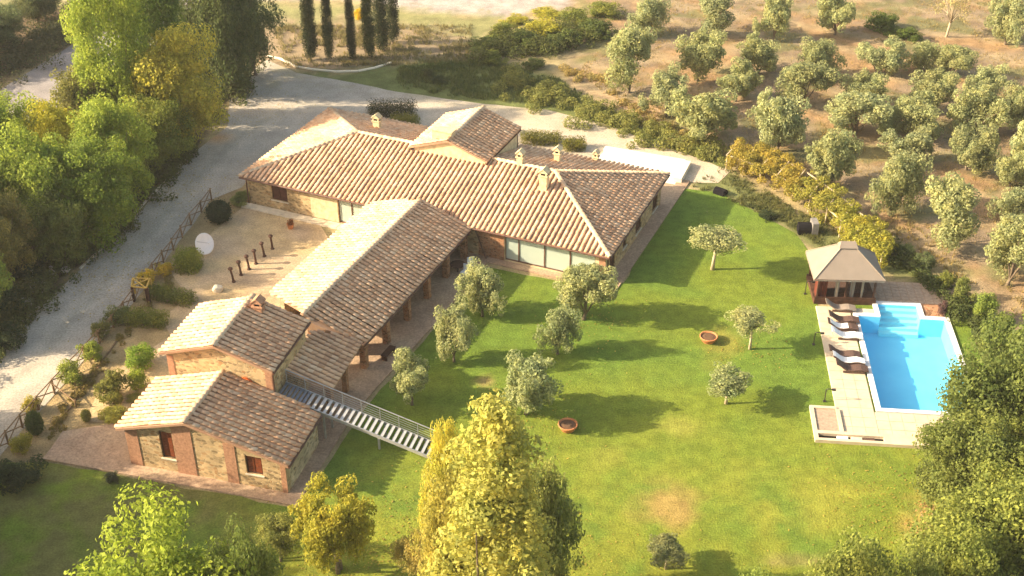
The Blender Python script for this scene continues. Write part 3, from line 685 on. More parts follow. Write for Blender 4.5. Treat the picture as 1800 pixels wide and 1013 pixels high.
# ---- outbuilding
B = thing('stone_outbuilding', FE(-33.5, 55, 0), 'low stone outbuilding with gabled tile roof and brick piers, nearest the camera', 'house'); acc = []
roof(B, FE, 'roof', [[(-27.85, 52.0, 2.57), (-27.85, 57.2, 2.57), (-31.0, 57.5, 3.477), (-34.45, 57.5, 4.47), (-34.45, 52.0, 4.47)], [(-39.3, 52.0, 3.05), (-39.3, 57.5, 3.05), (-34.45, 57.5, 4.47), (-34.45, 52.0, 4.47)]], [((-34.45, 57.4, 4.47), (-34.45, 52.0, 4.47))], R, acc)
Wb = front(FE, 52.35); hb = [(-36.55, -35.65, 1.1, 3.2), (-30.85, -29.75, 1.1, 2.5)]
w = MB(); wall(w, Wb, -38.9, -28.2, -.1, 2.5, holes=[(h[0], h[1], h[2], min(h[3], 2.5)) for h in hb])
wall(w, Wb, -38.9, -35.2, 2.5, 2.95, holes=[(-36.55, -35.65, 2.5, 2.95)]) 
gable(w, Wb, [(-35.2, 2.5), (-28.2, 2.5), (-34.45, 4.25), (-35.2, 4.03)])
gable(w, Wb, [(-38.9, 2.95), (-36.55, 2.95), (-36.55, 3.65)]); gable(w, Wb, [(-36.55, 3.2), (-35.65, 3.2), (-35.65, 3.9), (-36.55, 3.64)]); gable(w, Wb, [(-35.65, 2.95), (-35.2, 2.95), (-35.2, 4.03), (-35.65, 3.9)])
w.build('gable_wall', 'stone', B)
w = MB(); wall(w, right(FE, -28.2), 52.8, 57.2, -.1, 2.44); w.build('side_wall', 'render_stone', B)
w = MB(); wall(w, left(FE, -38.9), 52.8, 57.4, -.1, 2.9); w.build('back_wall', 'stone', B)
for x0, x1, z1 in ((-38.9, -38.05, 2.95), (-35.6, -34.3, 3.95), (-32.2, -31.45, 3.2), (-28.55, -28.2, 2.4)):
    w = MB(); wbox(Wb, x0, x1, -.04, -.001, -.05, z1, w); w.build('brick_pier', 'brick_red', B)
shuttered(B, Wb, hb[0], 'shutter'); shuttered(B, Wb, hb[1], 'shutter')
gutter(B, FE(-27.8, 52.0, 2.46), FE(-27.8, 57.2, 2.46))
lay_tiles(acc)

# ---- steel stair
S_ = thing('steel_stair', FE(-26, 58.5, 0), 'long grey steel open-tread stair running down from the tower to the lawn', 'stair')
def sz(u): return 3.12 - (u + 31.05) * (3.0 / 10.3)
A0, A1, V0_, V1_ = -31.05, -20.75, 57.72, 59.1
for v in (V0_, V1_): MB().bar(FE(A0, v, sz(A0) - .05), FE(A1, v, sz(A1) - .05), .07, .22).build('stringer', 'steel', S_)
nT = 22
for i in range(nT):
    u = A0 + 1.9 + i * (A1 - A0 - 1.9) / nT
    MB().fbox(FE, u, u + .21, V0_ + .04, V1_ - .04, sz(u) - .03, sz(u) + .02).build('tread', 'tread_metal', S_)
for i in range(7):
    u = A0 + .05 + i * .26; MB().fbox(FE, u, u + .2, V0_ + .04, V1_ - .04, sz(u) - .03, sz(u) + .01).build('grating_panel', 'steel_blue', S_)
MB().bar(FE(A0, V1_ + .03, sz(A0) + 1.0), FE(A1, V1_ + .03, sz(A1) + 1.0), .05, .05).build('handrail', 'steel', S_)
for i in range(9):
    u = A0 + .1 + i * (A1 - A0 - .2) / 8; MB().bar(FE(u, V1_ + .03, sz(u) + .0), FE(u, V1_ + .03, sz(u) + .97), .045, .045).build('railing_post', 'steel', S_)
for k in range(4):
    z = .2 + k * .19; MB().tube([FE(A0, V1_ + .03, sz(A0) + z), FE(A1, V1_ + .03, sz(A1) + z)], .012, 5).build('railing_wire', 'steel', S_)
for u in (-28.0, -24.3):
    for v in (V0_ + .1, V1_ - .1): MB().fbox(FE, u - .06, u + .06, v - .06, v + .06, 0, sz(u) - .17).build('leg', 'steel', S_)
o = MB().fbox(FE, A1 + .02, A1 + 1.3, V0_ - .4, V1_ + .5, -.03, .06).build('stone_landing', 'pale_stone'); tag(o, 'pale stone slab on the lawn at the foot of the steel stair', 'slab')

# ------------------------------------------------------------------ pool, deck, gazebo
FP = Frame(-5.5)
def loc(F, p): p = Vector((p[0], p[1], 0)); return p.dot(F.u), p.dot(F.v)
pu, pv = loc(FP, (25.75, 77.35)); PW, PL = 6.3, 11.2                  # north-west inner corner, width, length
AU0, AU1, AV = pu + 1.65, pu + 4.55, pv + 1.75                        # step alcove
def punch(o, F, u0, u1, v0, v1):
    import bmesh
    bm = bmesh.new(); bm.from_mesh(o.data); kill = []
    for f in bm.faces:
        c = f.calc_center_median(); a, b_ = loc(F, c)
        if u0 < a < u1 and v0 < b_ < v1: kill.append(f)
    bmesh.ops.delete(bm, geom=kill, context='FACES'); bm.to_mesh(o.data); bm.free()
for nm in ('ground', 'lawn'):
    punch(bpy.data.objects[nm], FP, pu - .25, pu + PW + .25, pv - PL - .25, pv + .25); punch(bpy.data.objects[nm], FP, AU0 - .25, AU1 + .25, pv, AV + .25)
DZ = 0.12
dk = MB().fbox(FP, pu - 3.0, pu - .5, pv - PL - 3.2, pv + 1.0, -.1, DZ - .03)
dk.fbox(FP, pu - .5, pu + PW + .2, pv - PL - 3.2, pv - PL - .45, -.1, DZ - .03)
dk.fbox(FP, pu - .5, AU0 - .4, pv + .4, pv + 1.0, -.1, DZ - .03)
dko = dk.build('pool_deck', 'pale_stone'); dko['kind'] = 'structure'
sm = {}
def slab(parent, F, u0, u1, v0, v1, z, mat, h=.03, gap=.012):
    k = (round(u1 - u0, 3), round(v1 - v0, 3), mat)
    if k not in sm:
        du, dv = (u1 - u0) / 2 - gap, (v1 - v0) / 2 - gap
        me = bpy.data.meshes.new('slab'); q = [Vector((x * du, y * dv, zz)) for zz in (0, h) for x, y in ((-1, -1), (1, -1), (1, 1), (-1, 1))]
        me.from_pydata(q, [], [(4, 5, 6, 7), (0, 1, 5, 4), (1, 2, 6, 5), (2, 3, 7, 6), (3, 0, 4, 7)]); me.materials.append(MATS[mat]); sm[k] = me
    o = bpy.data.objects.new('slab', sm[k]); C.objects.link(o); o.parent = parent; o.location = F((u0 + u1) / 2, (v0 + v1) / 2, z) - world_loc(parent); o.rotation_euler = (0, 0, F.a)
for i in range(3):
    for j in range(15):
        u0 = pu - 2.98 + i * .82; v0 = pv - PL - 3.18 + j * 1.027
        slab(dko, FP, u0, u0 + .82, v0, v0 + 1.02, DZ - .029 + R.uniform(0, .006), 'coping_stone')
for i in range(8):
    for j in range(3):
        u0 = pu - .5 + i * .86; v0 = pv - PL - 3.18 + j * .91; slab(dko, FP, u0, u0 + .85, v0, v0 + .9, DZ - .029 + R.uniform(0, .006), 'coping_stone')
# brick paved area behind the pool
bk = MB().fbox(FP, AU0 - 1.6, pu + PW + .1, AV + .35, AV + 3.4, -.1, .05); bk.fbox(FP, AU1 + .35, pu + PW + .1, pv + .4, AV + .35, -.1, .05)
bko = bk.build('brick_paving', 'brickwork'); bko['kind'] = 'structure'
for i in range(14):
    for j in range(7):
        slab(bko, FP, AU0 - 1.58 + i * .59, AU0 - .995 + i * .59, AV + .4 + j * .425, AV + .82 + j * .425, .051, 'deck_board', .02)
# basin
pool = thing('swimming_pool', FP(pu + PW / 2, pv - PL / 2, 0), 'turquoise swimming pool with a stepped alcove at its far end and pale coping', 'swimming pool')
D = -1.45; b_ = MB()
def quadp(mb, *q): mb.add(q, [tuple(range(len(q)))])
quadp(b_, FP(pu, pv - PL, D), FP(pu + PW, pv - PL, D), FP(pu + PW, pv, D), FP(pu, pv, D))
Rr = [(pu, pv), (pu, pv - PL), (pu + PW, pv - PL), (pu + PW, pv), (AU1, pv), (AU1, AV), (AU0, AV), (AU0, pv)]
for (a0, c0_), (a1, c1_) in zip(Rr, Rr[1:] + Rr[:1]): quadp(b_, FP(a0, c0_, D), FP(a1, c1_, D), FP(a1, c1_, DZ - .06), FP(a0, c0_, DZ - .06))
quadp(b_, FP(AU0, pv, D), FP(AU1, pv, D), FP(AU1, AV, D), FP(AU0, AV, D)); b_.build('basin', 'pool_tile', pool)
for k in range(5):
    MB().fbox(FP, AU0 + .002, AU1 - .002, AV - .42 * (k + 1), AV - .42 * k - .002, D + .01, -.18 - .24 * k).build('step', 'pool_step', pool)
cw = .36
segs = [(pu - cw, pu, pv - PL - cw, pv + cw), (pu, pu + PW, pv - PL - cw, pv - PL), (pu + PW, pu + PW + cw, pv - PL - cw, pv + cw), (pu, AU0, pv, pv + cw), (AU1, pu + PW, pv, pv + cw), (AU0 - cw, AU0, pv + cw, AV + cw), (AU1, AU1 + cw, pv + cw, AV + cw), (AU0, AU1, AV, AV + cw)]
for s_ in segs:
    Lu, Lv = s_[1] - s_[0], s_[3] - s_[2]; k = max(1, round(max(Lu, Lv) / 1.1))
    for i in range(k):
        q = (s_[0] + Lu * i / k, s_[0] + Lu * (i + 1) / k, s_[2], s_[3]) if Lu > Lv else (s_[0], s_[1], s_[2] + Lv * i / k, s_[2] + Lv * (i + 1) / k)
        MB().fbox(FP, q[0] + .008, q[1] - .008, q[2] + .008, q[3] - .008, -.1, DZ + .03).build('coping', 'white_paint', pool)
m, t, bb = nt('pool_surface', 0.03, 0.5)
tr = N(t, 'ShaderNodeBsdfTransparent'); tr.inputs[0].default_value = (0.86, 0.98, 1.0, 1); gl = N(t, 'ShaderNodeBsdfGlossy', Roughness=0.05); fr = N(t, 'ShaderNodeFresnel', IOR=1.33)
bp = N(t, 'ShaderNodeBump', Strength=0.25, Distance=0.03); t.links.new(noise(t, 2.0, 3), bp.inputs['Height']); t.links.new(bp.outputs[0], gl.inputs['Normal']); t.links.new(bp.outputs[0], fr.inputs['Normal'])
ms = N(t, 'ShaderNodeMixShader'); gb = N(t, 'ShaderNodeNewGeometry'); t.links.new(math_(t, 'MULTIPLY', fr.outputs[0], math_(t, 'SUBTRACT', 1.0, gb.outputs['Backfacing'])), ms.inputs[0]); t.links.new(tr.outputs[0], ms.inputs[1]); t.links.new(gl.outputs[0], ms.inputs[2]); t.links.new(ms.outputs[0], t.nodes['Material Output'].inputs['Surface'])
wtr = MB(); quadp(wtr, FP(pu, pv - PL, -.02), FP(pu + PW, pv - PL, -.02), FP(pu + PW, pv, -.02), FP(pu, pv, -.02)); quadp(wtr, FP(AU0, pv, -.02), FP(AU1, pv, -.02), FP(AU1, AV, -.02), FP(AU0, AV, -.02))
tag(wtr.build('pool_water', 'pool_surface'), kind='structure')

# sunken service pit with pale kerb at the near end of the deck
u0, v0 = pu - 4.5, pv - PL - 3.3
pit = thing('service_pit', FP(u0 + 2, v0 - .4, 0), 'low pale stone plinth with a dark slot at the near end of the pool deck', 'plinth')
w = MB(); w.fbox(FP, u0, u0 + 1.45, v0 + .42, v0 + 2.8, -.05, .16); w.build('paved_top', 'deck_board', pit)
w = MB()
for q in ((u0 - .25, u0, v0 - .6, v0 + 3.05), (u0, u0 + 1.5, v0 + 2.8, v0 + 3.05), (u0, u0 + 8.2, v0 - .6, v0 - .35), (u0, u0 + 8.2, v0 + .12, v0 + .42), (u0 + 4.2, u0 + 8.2, v0 - .35, v0 + .12), (u0 + 1.45, u0 + 1.7, v0 + .42, v0 + 2.8)): w.fbox(FP, *q, -.05, .24)
w.build('kerb', 'coping_stone', pit)
w = MB(); w.fbox(FP, u0, u0 + 4.2, v0 - .35, v0 + .12, -.05, .03); w.build('slot', 'black_mesh', pit)
for k, c_ in ((1.2, 'white_cloth'), (2.1, 'pale_stone'), (2.9, 'rattan')): MB().fbox(FP, u0 + k, u0 + k + .7, v0 - .28, v0 + .05, .03, .14).build('box', c_, pit)

# loungers, heads to the left
def lounger(px, py, label, matc, towel=None, rz=0.0, group='sun loungers along the pool'):
    p = G(px, py, DZ); root = thing('sun_lounger', (p.x, p.y, DZ), label, 'sun lounger', group, FP.a + rz)
    prof = [(-1.15, .78), (-.95, .70), (-.6, .42), (-.3, .28), (0.0, .27), (.35, .34), (.6, .36), (.9, .30), (1.1, .26)]
    b_ = MB(); n = len(prof); W2 = .36
    vs = [Vector((x, s_ * W2, z)) for x, z in prof for s_ in (-1, 1)] + [Vector((x, s_ * W2, z - .09)) for x, z in prof for s_ in (-1, 1)]
    fs = []
    for i in range(n - 1):
        a, c = 2 * i, 2 * i + 2; d = 2 * n
        fs += [(a, c, c + 1, a + 1), (a + d, a + 1 + d, c + 1 + d, c + d), (a, a + d, c + d, c), (a + 1, c + 1, c + 1 + d, a + 1 + d)]
    fs += [(0, 1, 1 + 2 * n, 2 * n), (2 * n - 2, 4 * n - 2, 4 * n - 1, 2 * n - 1)]
    def ch(nm, mb, mat):
        me = bpy.data.meshes.new(nm); me.from_pydata(mb.v, [], mb.f); me.materials.append(MATS[mat]); o = bpy.data.objects.new(nm, me); C.objects.link(o); o.parent = root; return o
    b_.add(vs, fs); ch('reclining_seat', b_, matc)
    sk = MB()
    for s_ in (-1, 1): sk.box((.1, s_ * (W2 - .03), .13), (1.5, .05, .16))
    ch('base', sk, 'rattan')
    if towel:
        tb = MB(); sel = prof[1:6] if towel == 'half' else prof[:]; m_ = len(sel)
        vs = [Vector((x, s_ * (W2 - .04), z + .012 + h)) for h in (0, .03) for x, z in sel for s_ in (-1, 1)]; fs = []
        for i in range(m_ - 1):
            a, c = 2 * m_ + 2 * i, 2 * m_ + 2 * i + 2; fs += [(a, c, c + 1, a + 1), (a - 2 * m_, a, a + 1, a + 1 - 2 * m_) if i == 0 else (a - 2 * m_, c - 2 * m_, c, a), (a + 1 - 2 * m_, a + 1, c + 1, c + 1 - 2 * m_)]
        tb.add(vs, fs); ch('towel', tb, 'white_cloth')
lounger(1477, 545, 'cream cushioned sun lounger nearest the gazebo steps', 'canvas')
lounger(1483, 566, 'bare dark rattan sun lounger just below the cream one by the gazebo', 'rattan')
lounger(1481, 579, 'dark rattan sun lounger with a white towel on its seat, beside the all white lounger', 'rattan', 'half')
lounger(1488, 594, 'all white sun lounger beside the pool coping', 'white_cloth')
lounger(1484, 627, 'bare dark sun lounger, far one of the lower trio beside the pool', 'rattan')
lounger(1491, 639, 'sun lounger covered from end to end by a white towel between two dark loungers', 'rattan', 'full')
lounger(1497, 652, 'dark rattan sun lounger nearest the camera beside the pool', 'rattan')

# gazebo
EZ = 2.35
gc = [G(x, y, EZ) for x, y in ((1417, 441), (1430, 491), (1551, 494), (1544, 446))]
FG = Frame(-2.5); gu = [loc(FG, p) for p in gc]
g0, g1 = (gu[0][0] + gu[1][0]) / 2, (gu[2][0] + gu[3][0]) / 2; h0, h1 = (gu[1][1] + gu[2][1]) / 2, (gu[0][1] + gu[3][1]) / 2
ga = thing('gazebo', FG((g0 + g1) / 2, (h0 + h1) / 2, 0), 'poolside gazebo with a grey canvas hipped roof over dark wood posts and drapes', 'gazebo')
r0, r1, rm, rz_ = (g0 + g1) / 2 - .62, (g0 + g1) / 2 + .55, (h0 + h1) / 2, 4.1
def canvas_face(nm, pts, mat='canvas'):
    p = [FG(*q) for q in pts]; n = (p[1] - p[0]).cross(p[2] - p[0]).normalized()
    if n.z < 0: p = p[::-1]; n = -n
    k = len(p); q = [x - n * .05 for x in p]; q = [x - n * .05 for x in p]
    return MB().add(p + q, [tuple(range(k)), tuple(range(k, 2 * k))[::-1]] + [(i, i + k, (i + 1) % k + k, (i + 1) % k) for i in range(k)]).build(nm, mat, ga)
canvas_face('canvas_panel', [(g0, h0, EZ), (g1, h0, EZ), (r1, rm - .3, rz_), (r0, rm - .3, rz_)])
canvas_face('canvas_panel', [(g1, h1, EZ), (g0, h1, EZ), (r0, rm + .3, rz_), (r1, rm + .3, rz_)])
canvas_face('canvas_panel', [(g0, h1, EZ), (g0, h0, EZ), (r0, rm - .3, rz_), (r0, rm + .3, rz_)])
canvas_face('canvas_panel', [(g1, h0, EZ), (g1, h1, EZ), (r1, rm + .3, rz_), (r1, rm - .3, rz_)])
w = MB().add([FG(r0 - .12, rm - .42, rz_ + .02), FG(r1 + .12, rm - .42, rz_ + .02), FG(r1 + .12, rm + .42, rz_ + .02), FG(r0 - .12, rm + .42, rz_ + .02), FG(r0 + .05, rm, rz_ + .42), FG(r1 - .05, rm, rz_ + .42)], [(0, 1, 5, 4), (2, 3, 4, 5), (1, 2, 5), (3, 0, 4), (3, 2, 1, 0)]); w.build('vent_cap', 'canvas', ga)
for a, b2 in (((g0, h0), (r0, rm - .3)), ((g1, h0), (r1, rm - .3)), ((g0, h1), (r0, rm + .3)), ((g1, h1), (r1, rm + .3))): MB().bar(FG(*a, EZ + .03), FG(*b2, rz_ + .03), .1, .03).build('roof_seam', 'canvas_trim', ga)
w = MB()
for q in ((g0 + .02, g1 - .02, h0, h0 + .02), (g0 + .02, g1 - .02, h1 - .02, h1), (g0, g0 + .02, h0, h1), (g1 - .02, g1, h0, h1)): w.fbox(FG, *q, EZ - .16, EZ - .055)
w.build('valance', 'canvas', ga)
i0, i1, j0, j1 = g0 + .5, g1 - .55, h0 + .45, h1 - .3
MB().fbox(FG, i0 - .2, i1 + .2, j0 - .2, j1 + .2, -.05, .38).build('platform', 'dark_wood', ga)
for x in (i0, (i0 + i1) / 2, i1):
    for y in (j0, j1): MB().fbox(FG, x - .07, x + .07, y - .07, y + .07, .38, EZ - .05).build('post', 'dark_wood', ga)
def drape(x0, x1, y, mat, axis='u', z0=.4):
    k = max(4, int(abs(x1 - x0) / .07)); vs = []; 
    for i in range(k + 1):
        x = x0 + (x1 - x0) * i / k; d = .05 * math.sin(i * 1.9)
        for z in (z0, EZ - .12): vs.append(FG(x, y + d, z) if axis == 'u' else FG(y + d, x, z))
    MB().add(vs, [(2 * i, 2 * i + 2, 2 * i + 3, 2 * i + 1) for i in range(k)]).build('drape', mat, ga)
drape(i0, i0 + .7, j0 + .12, 'red_cloth'); drape(i0 + 1.3, i0 + 1.6, j0 + .1, 'canvas_trim'); drape((i0 + i1) / 2 + .3, (i0 + i1) / 2 + .65, j0 + .1, 'canvas'); drape(i1 - 1.0, i1 - .8, j0 + .1, 'canvas_trim'); drape(j0, j0 + .9, i0 - .02, 'red_cloth', 'v'); drape(i0, i1, j1 - .1, 'dark_wood')
MB().fbox(FG, i0 + .4, i1 - .3, j0 + .9, j1 - .3, .38, .72).build('daybed', 'rattan', ga)
for q in ((i0 - .15, i1 + .15, j0 - .17, j0 - .12),): MB().fbox(FG, *q, .381, .62).build('low_rail', 'dark_wood', ga)

# garden lamps: post with a short arm
def lamp(px, py, h, label):
    p = G(px, py); root = thing('garden_lamp', p, label, 'garden lamp', 'bent post garden lamps beside the deck')
    MB().tube([p, p + Vector((0, 0, h)), p + Vector((.1, 0, h + .06)), p + Vector((.42, -.02, h + .04))], .035, 7).build('post', 'dark_metal', root)
    MB().box(p + Vector((.5, -.02, h + .01)), (.26, .16, .1)).build('lamp_head', 'dark_metal', root); MB().box(p + Vector((0, 0, .03)), (.2, .2, .06)).build('base_plate', 'dark_metal', root)
lamp(1430, 606, 1.0, 'dark bent garden lamp on the grass beside the middle of the deck')
lamp(1449, 706, 1.0, 'dark bent garden lamp on the grass at the near end of the deck')
lamp(1415, 517, 1.1, 'thin garden lamp standing at the left of the gazebo')

# ------------------------------------------------------------------ small things
def pot(px, py, label):
    p = G(px, py); root = thing('terracotta_bowl', p, label, 'planter', 'wide terracotta bowls on the lawn')
    MB().lathe(p, [(.42, 0), (.60, .30), (.66, .42), (.66, .47), (.58, .47), (.55, .38), (.2, .36), (.001, .36)], 24).build('bowl', 'terracotta', root, smooth=True)
    MB().lathe(p, [(.545, .385), (.3, .43), (.001, .42)], 16).build('soil', 'soil_fill', root)
pot(1245, 600, 'wide terracotta bowl by a dry patch, upper right on the lawn'); pot(998, 755, 'wide terracotta bowl in the middle of the lawn beside the yellow poplar')

# satellite dish
p = G(358, 447); root = thing('satellite_dish', p, 'large white satellite dish on a short mast beside the clipped hedge', 'satellite dish')
dd = Vector((.74, -.55, .42)).normalized(); a_ = dd.orthogonal().normalized(); b2 = dd.cross(a_); cc = p + Vector((.08, 0, .95)); vs = []; fs = []; n = 24
for r_, z in ((.001, 0), (.25, .015), (.5, .06), (.75, .15), (.88, .22)):
    vs += [cc + dd * z + (a_ * math.cos(2 * math.pi * k / n) + b2 * math.sin(2 * math.pi * k / n)) * r_ for k in range(n)]
for r_, z in ((.88, .2), (.5, .03), (.001, -.03)):
    vs += [cc + dd * z + (a_ * math.cos(2 * math.pi * k / n) + b2 * math.sin(2 * math.pi * k / n)) * r_ for k in range(n)]
for i in range(7):
    for k in range(n): fs.append((i * n + k, i * n + (k + 1) % n, (i + 1) * n + (k + 1) % n, (i + 1) * n + k))
MB().add(vs, fs).build('reflector', 'white_paint', root, smooth=True)
MB().tube([p, cc - dd * .1], .05, 8).build('mast', 'steel', root); MB().tube([cc + b2 * .8, cc + dd * .8], .02, 6).build('feed_arm', 'steel', root); MB().box(cc + dd * .82, (.14, .14, .14)).build('receiver', 'white_paint', root)

# six carved wooden posts in the courtyard
nm = ['nearest the outbuilding of the six', 'second from the near end of the row', 'third from the near end of the row', 'fourth from the near end of the row', 'second from the farmhouse end of the row', 'nearest the farmhouse of the six']
for i, (x, y) in enumerate(((411, 496), (424, 484), (438, 474), (450, 464), (465, 451), (479, 438))):
    p = G(x, y); t_ = R.uniform(-.06, .06) - .1; root = thing('carved_post', p, 'dark carved wooden post in the courtyard, ' + nm[i], 'post', 'row of carved wooden posts in the courtyard')
    tp_ = p + Vector((t_, 0, 1.12))
    MB().tube([p, p.lerp(tp_, .5) + Vector((.02, 0, 0)), tp_], [.11, .085, .09], 8).build('shaft', 'dark_wood', root)
    MB().lathe(tp_ - Vector((0, 0, .02)), [(.09, 0), (.19, .06), (.2, .16), (.1, .24), (.001, .25)], 8).build('head', 'dark_wood', root)
    MB().lathe(p, [(.17, 0), (.17, .06), (.1, .12)], 8).build('foot', 'dark_wood', root)

# rustic fence along the drive
fp = [G(x, y) for x, y in ((-10, 812), (40, 752), (96, 690), (150, 632), (200, 576), (238, 528), (270, 484), (305, 440), (336, 396), (372, 352))]
fence = thing('rustic_fence', fp[4], 'rustic chestnut pole fence with crossed braces running along the gravel drive', 'fence')
tot = 0; pts = []
for a, b2 in zip(fp, fp[1:]):
    k = max(1, round((b2 - a).length / 1.9)); pts += [a.lerp(b2, j / k) for j in range(k)]
pts.append(fp[-1])
for p in pts: MB().tube([p, p + Vector((R.uniform(-.05, .05), R.uniform(-.05, .05), 1.15))], [.075, .06], 7).build('fence_post', 'rail_wood', fence)
for i, (a, b2) in enumerate(zip(pts, pts[1:])):
    j = lambda: Vector((R.uniform(-.03, .03), R.uniform(-.03, .03), R.uniform(-.05, .05)))
    MB().tube([a + Vector((0, 0, 1.05)) + j(), b2 + Vector((0, 0, 1.05)) + j()], .045, 6).build('rail', 'rail_wood', fence)
    MB().tube([a + Vector((0, 0, .12)) + j(), b2 + Vector((0, 0, .98)) + j()], .04, 6).build('brace', 'rail_wood', fence)
    MB().tube([a + Vector((0, 0, .98)) + j(), b2 + Vector((0, 0, .12)) + j()], .04, 6).build('brace', 'rail_wood', fence)
# side branch of the fence into the garden
a, b2 = G(92, 690), G(134, 716)
f2 = thing('garden_rail', a, 'short pole rail branching off the fence across the garden bed', 'rail')
MB().tube([a + Vector((0, 0, .9)), b2 + Vector((0, 0, .5))], .05, 6).build('rail', 'rail_wood', f2)
for q, h in ((a.lerp(b2, .1), .95), (b2, .6)): MB().tube([q, q + Vector((0, 0, h))], .06, 7).build('post', 'rail_wood', f2)

# yellow timber gateway
p = G(248, 527); gw = thing('timber_gateway', p, 'small gateway of yellow timbers with a dark post beside the fence', 'gateway')
q0, q1, q2, q3 = G(236, 530), G(262, 533), G(238, 516), G(268, 516)
for q, m_ in ((q0, 'dark_wood'), (q1, 'dark_wood'), (q2, 'yellow_wood'), (q3, 'yellow_wood')): MB().box(q + Vector((0, 0, .65)), (.26 if q is q1 else .12, .22, 1.3)).build('post', m_, gw)
up = Vector((0, 0, 1.34))
for a, b2 in ((q0, q1), (q1, q3), (q3, q2), (q2, q0), (q0, q3), (q1, q2)): MB().bar(a + up, b2 + up + Vector((0, 0, .02)), .09, .07).build('beam', 'yellow_wood', gw); up = up + Vector((0, 0, .004))

def rock(name, px, py, d, label, cat='rock', mat='rock', seed=1, sq=.6, group=None):
    rr = random.Random(seed); import bmesh
    bm = bmesh.new(); bmesh.ops.create_icosphere(bm, subdivisions=2, radius=.5)
    for v in bm.verts: v.co *= 1 + rr.uniform(-.16, .16); v.co.z *= sq
    me = bpy.data.meshes.new(name); bm.to_mesh(me); bm.free(); me.materials.append(MATS[mat])
    o = bpy.data.objects.new(name, me); C.objects.link(o); p = G(px, py); o.location = (p.x, p.y, d * .22); o.scale = (d, d, d); return tag(o, label, cat, group)
rock('boulder', 383, 512, .8, 'pale yellow boulder in the courtyard behind the outbuilding roof', mat='pale_stone', seed=3, sq=.9)
rock('boulder', 46, 537, 1.1, 'grey boulder beside the kerb on the left edge of the drive', seed=5)
rock('boulder', 115, 478, .8, 'small grey stone on the left edge of the drive beyond the fountain', seed=8)
# stone fountain and seated figure statue beside the drive
p = G(70, 512); fo = thing('stone_trough', p, 'round mossy stone trough with an upright stone at the left of the drive', 'trough')
MB().lathe(p, [(.42, 0), (.62, .25), (.66, .5), (.6, .55), (.5, .45), (.3, .4), (.001, .4)], 18).build('basin', 'rock', fo, smooth=True)
q = G(60, 497); MB().tube([q, q + Vector((.02, 0, .6)), q + Vector((0, 0, 1.15))], [.28, .2, .1], 9).build('upright_stone', 'pale_stone', fo, smooth=True)
p = G(93, 487); st_ = thing('garden_statue', p, 'small grey stone garden statue on a round base at the left of the drive', 'statue')
MB().lathe(p, [(.3, 0), (.36, .12), (.3, .22), (.001, .22)], 12).build('base', 'rock', st_)
MB().lathe(p + Vector((0, 0, .22)), [(.24, 0), (.28, .2), (.2, .42), (.08, .5), (.14, .58), (.15, .68), (.08, .77), (.001, .79)], 12).build('figure', 'rock', st_, smooth=True)
# pot with plant on the house step
p = G(511, 402); pl = thing('potted_plant', p, 'terracotta pot with a reddish plant at the foot of the farmhouse wall', 'potted plant')
MB().lathe(p, [(.2, 0), (.3, .42), (.33, .45), (.27, .45), (.2, .4), (.001, .4)], 14).build('pot', 'terracotta', pl)
POTPLANT = (pl, p)

# kerbs
def kerb(px, name, label, w_=.16, h=.12, mat='pale_stone', step=.8):
    P_ = [G(x, y) for x, y in px]; root = thing(name, P_[0], label, 'kerb')
    for a, b2 in zip(P_, P_[1:]):
        k = max(1, round((b2 - a).length / step))
        for i in range(k):
            A_, B_ = a.lerp(b2, i / k), a.lerp(b2, (i + .96) / k); MB().bar(A_ + Vector((0, 0, h / 2)), B_ + Vector((0, 0, h / 2 + R.uniform(-.01, .01))), w_, h).build('kerb_stone', mat, root)
    return root
kerb([(470, 100), (492, 104), (520, 118), (548, 123), (590, 127), (630, 126), (660, 120), (688, 111)], 'stone_edging', 'curved white stone edging below the row of cypresses', .22, .14, 'white_wall')
kerb([(345, 262), (300, 310), (250, 362), (200, 418), (140, 474)], 'stone_kerb', 'straight stone kerb along the left edge of the drive under the trees')
kerb([(68, 540), (30, 580), (-10, 625)], 'stone_kerb', 'short stone kerb at the left frame edge beside the drive')
kerb([(205, 600), (170, 650), (120, 722), (100, 745)], 'path_edging', 'dark edging strip between garden bed and path', .1, .08, 'rail_wood', 1.4)

# white chairs and table under the gallery
def chair(px, py, label, rz):
    p = G(px, py, .09); root = thing('white_chair', p, label, 'chair', 'white chairs at the gallery end', rz)
    def ch(nm, mb):
        me = bpy.data.meshes.new(nm); me.from_pydata(mb.v, [], mb.f); me.materials.append(MATS['white_paint']); o = bpy.data.objects.new(nm, me); C.objects.link(o); o.parent = root
    ch('seat', MB().box((0, 0, .45), (.6, .6, .1))); ch('backrest', MB().box((0, .28, .75), (.6, .08, .5)))
    for x in (-1, 1):
        for y in (-1, 1): ch('leg', MB().tube([(x * .24, y * .24, 0), (x * .24, y * .24, .42)], .025, 6))
chair(830, 474, 'white chair under the gallery eave nearest the farmhouse wall', .4); chair(818, 487, 'white chair just in front of the other under the gallery eave', -.5)
p = G(805, 478, .09); tb = thing('round_table', p, 'dark round table in the shade under the gallery by the white chairs', 'table')
MB().lathe(p, [(.6, .68), (.6, .72), (.001, .72)], 18).build('table_top', 'dark_wood', tb); MB().tube([p, p + Vector((0, 0, .69))], .06, 8).build('pedestal', 'dark_metal', tb)
p = G(683, 626, .09); tb = thing('garden_bench', p, 'dark wooden bench on the paving in front of the gallery', 'bench', None, FM.a + math.pi / 2)
MB().fbox(FM, *(lambda q: (q[0] - .25, q[0] + .25, q[1] - .7, q[1] + .7))(loc(FM, p)), .47, .53).build('seat', 'dark_wood', tb)
for c_ in (-.6, .6): MB().fbox(FM, *(lambda q: (q[0] - .2, q[0] + .2, q[1] + c_ - .05, q[1] + c_ + .05))(loc(FM, p)), .09, .469).build('leg', 'dark_wood', tb)
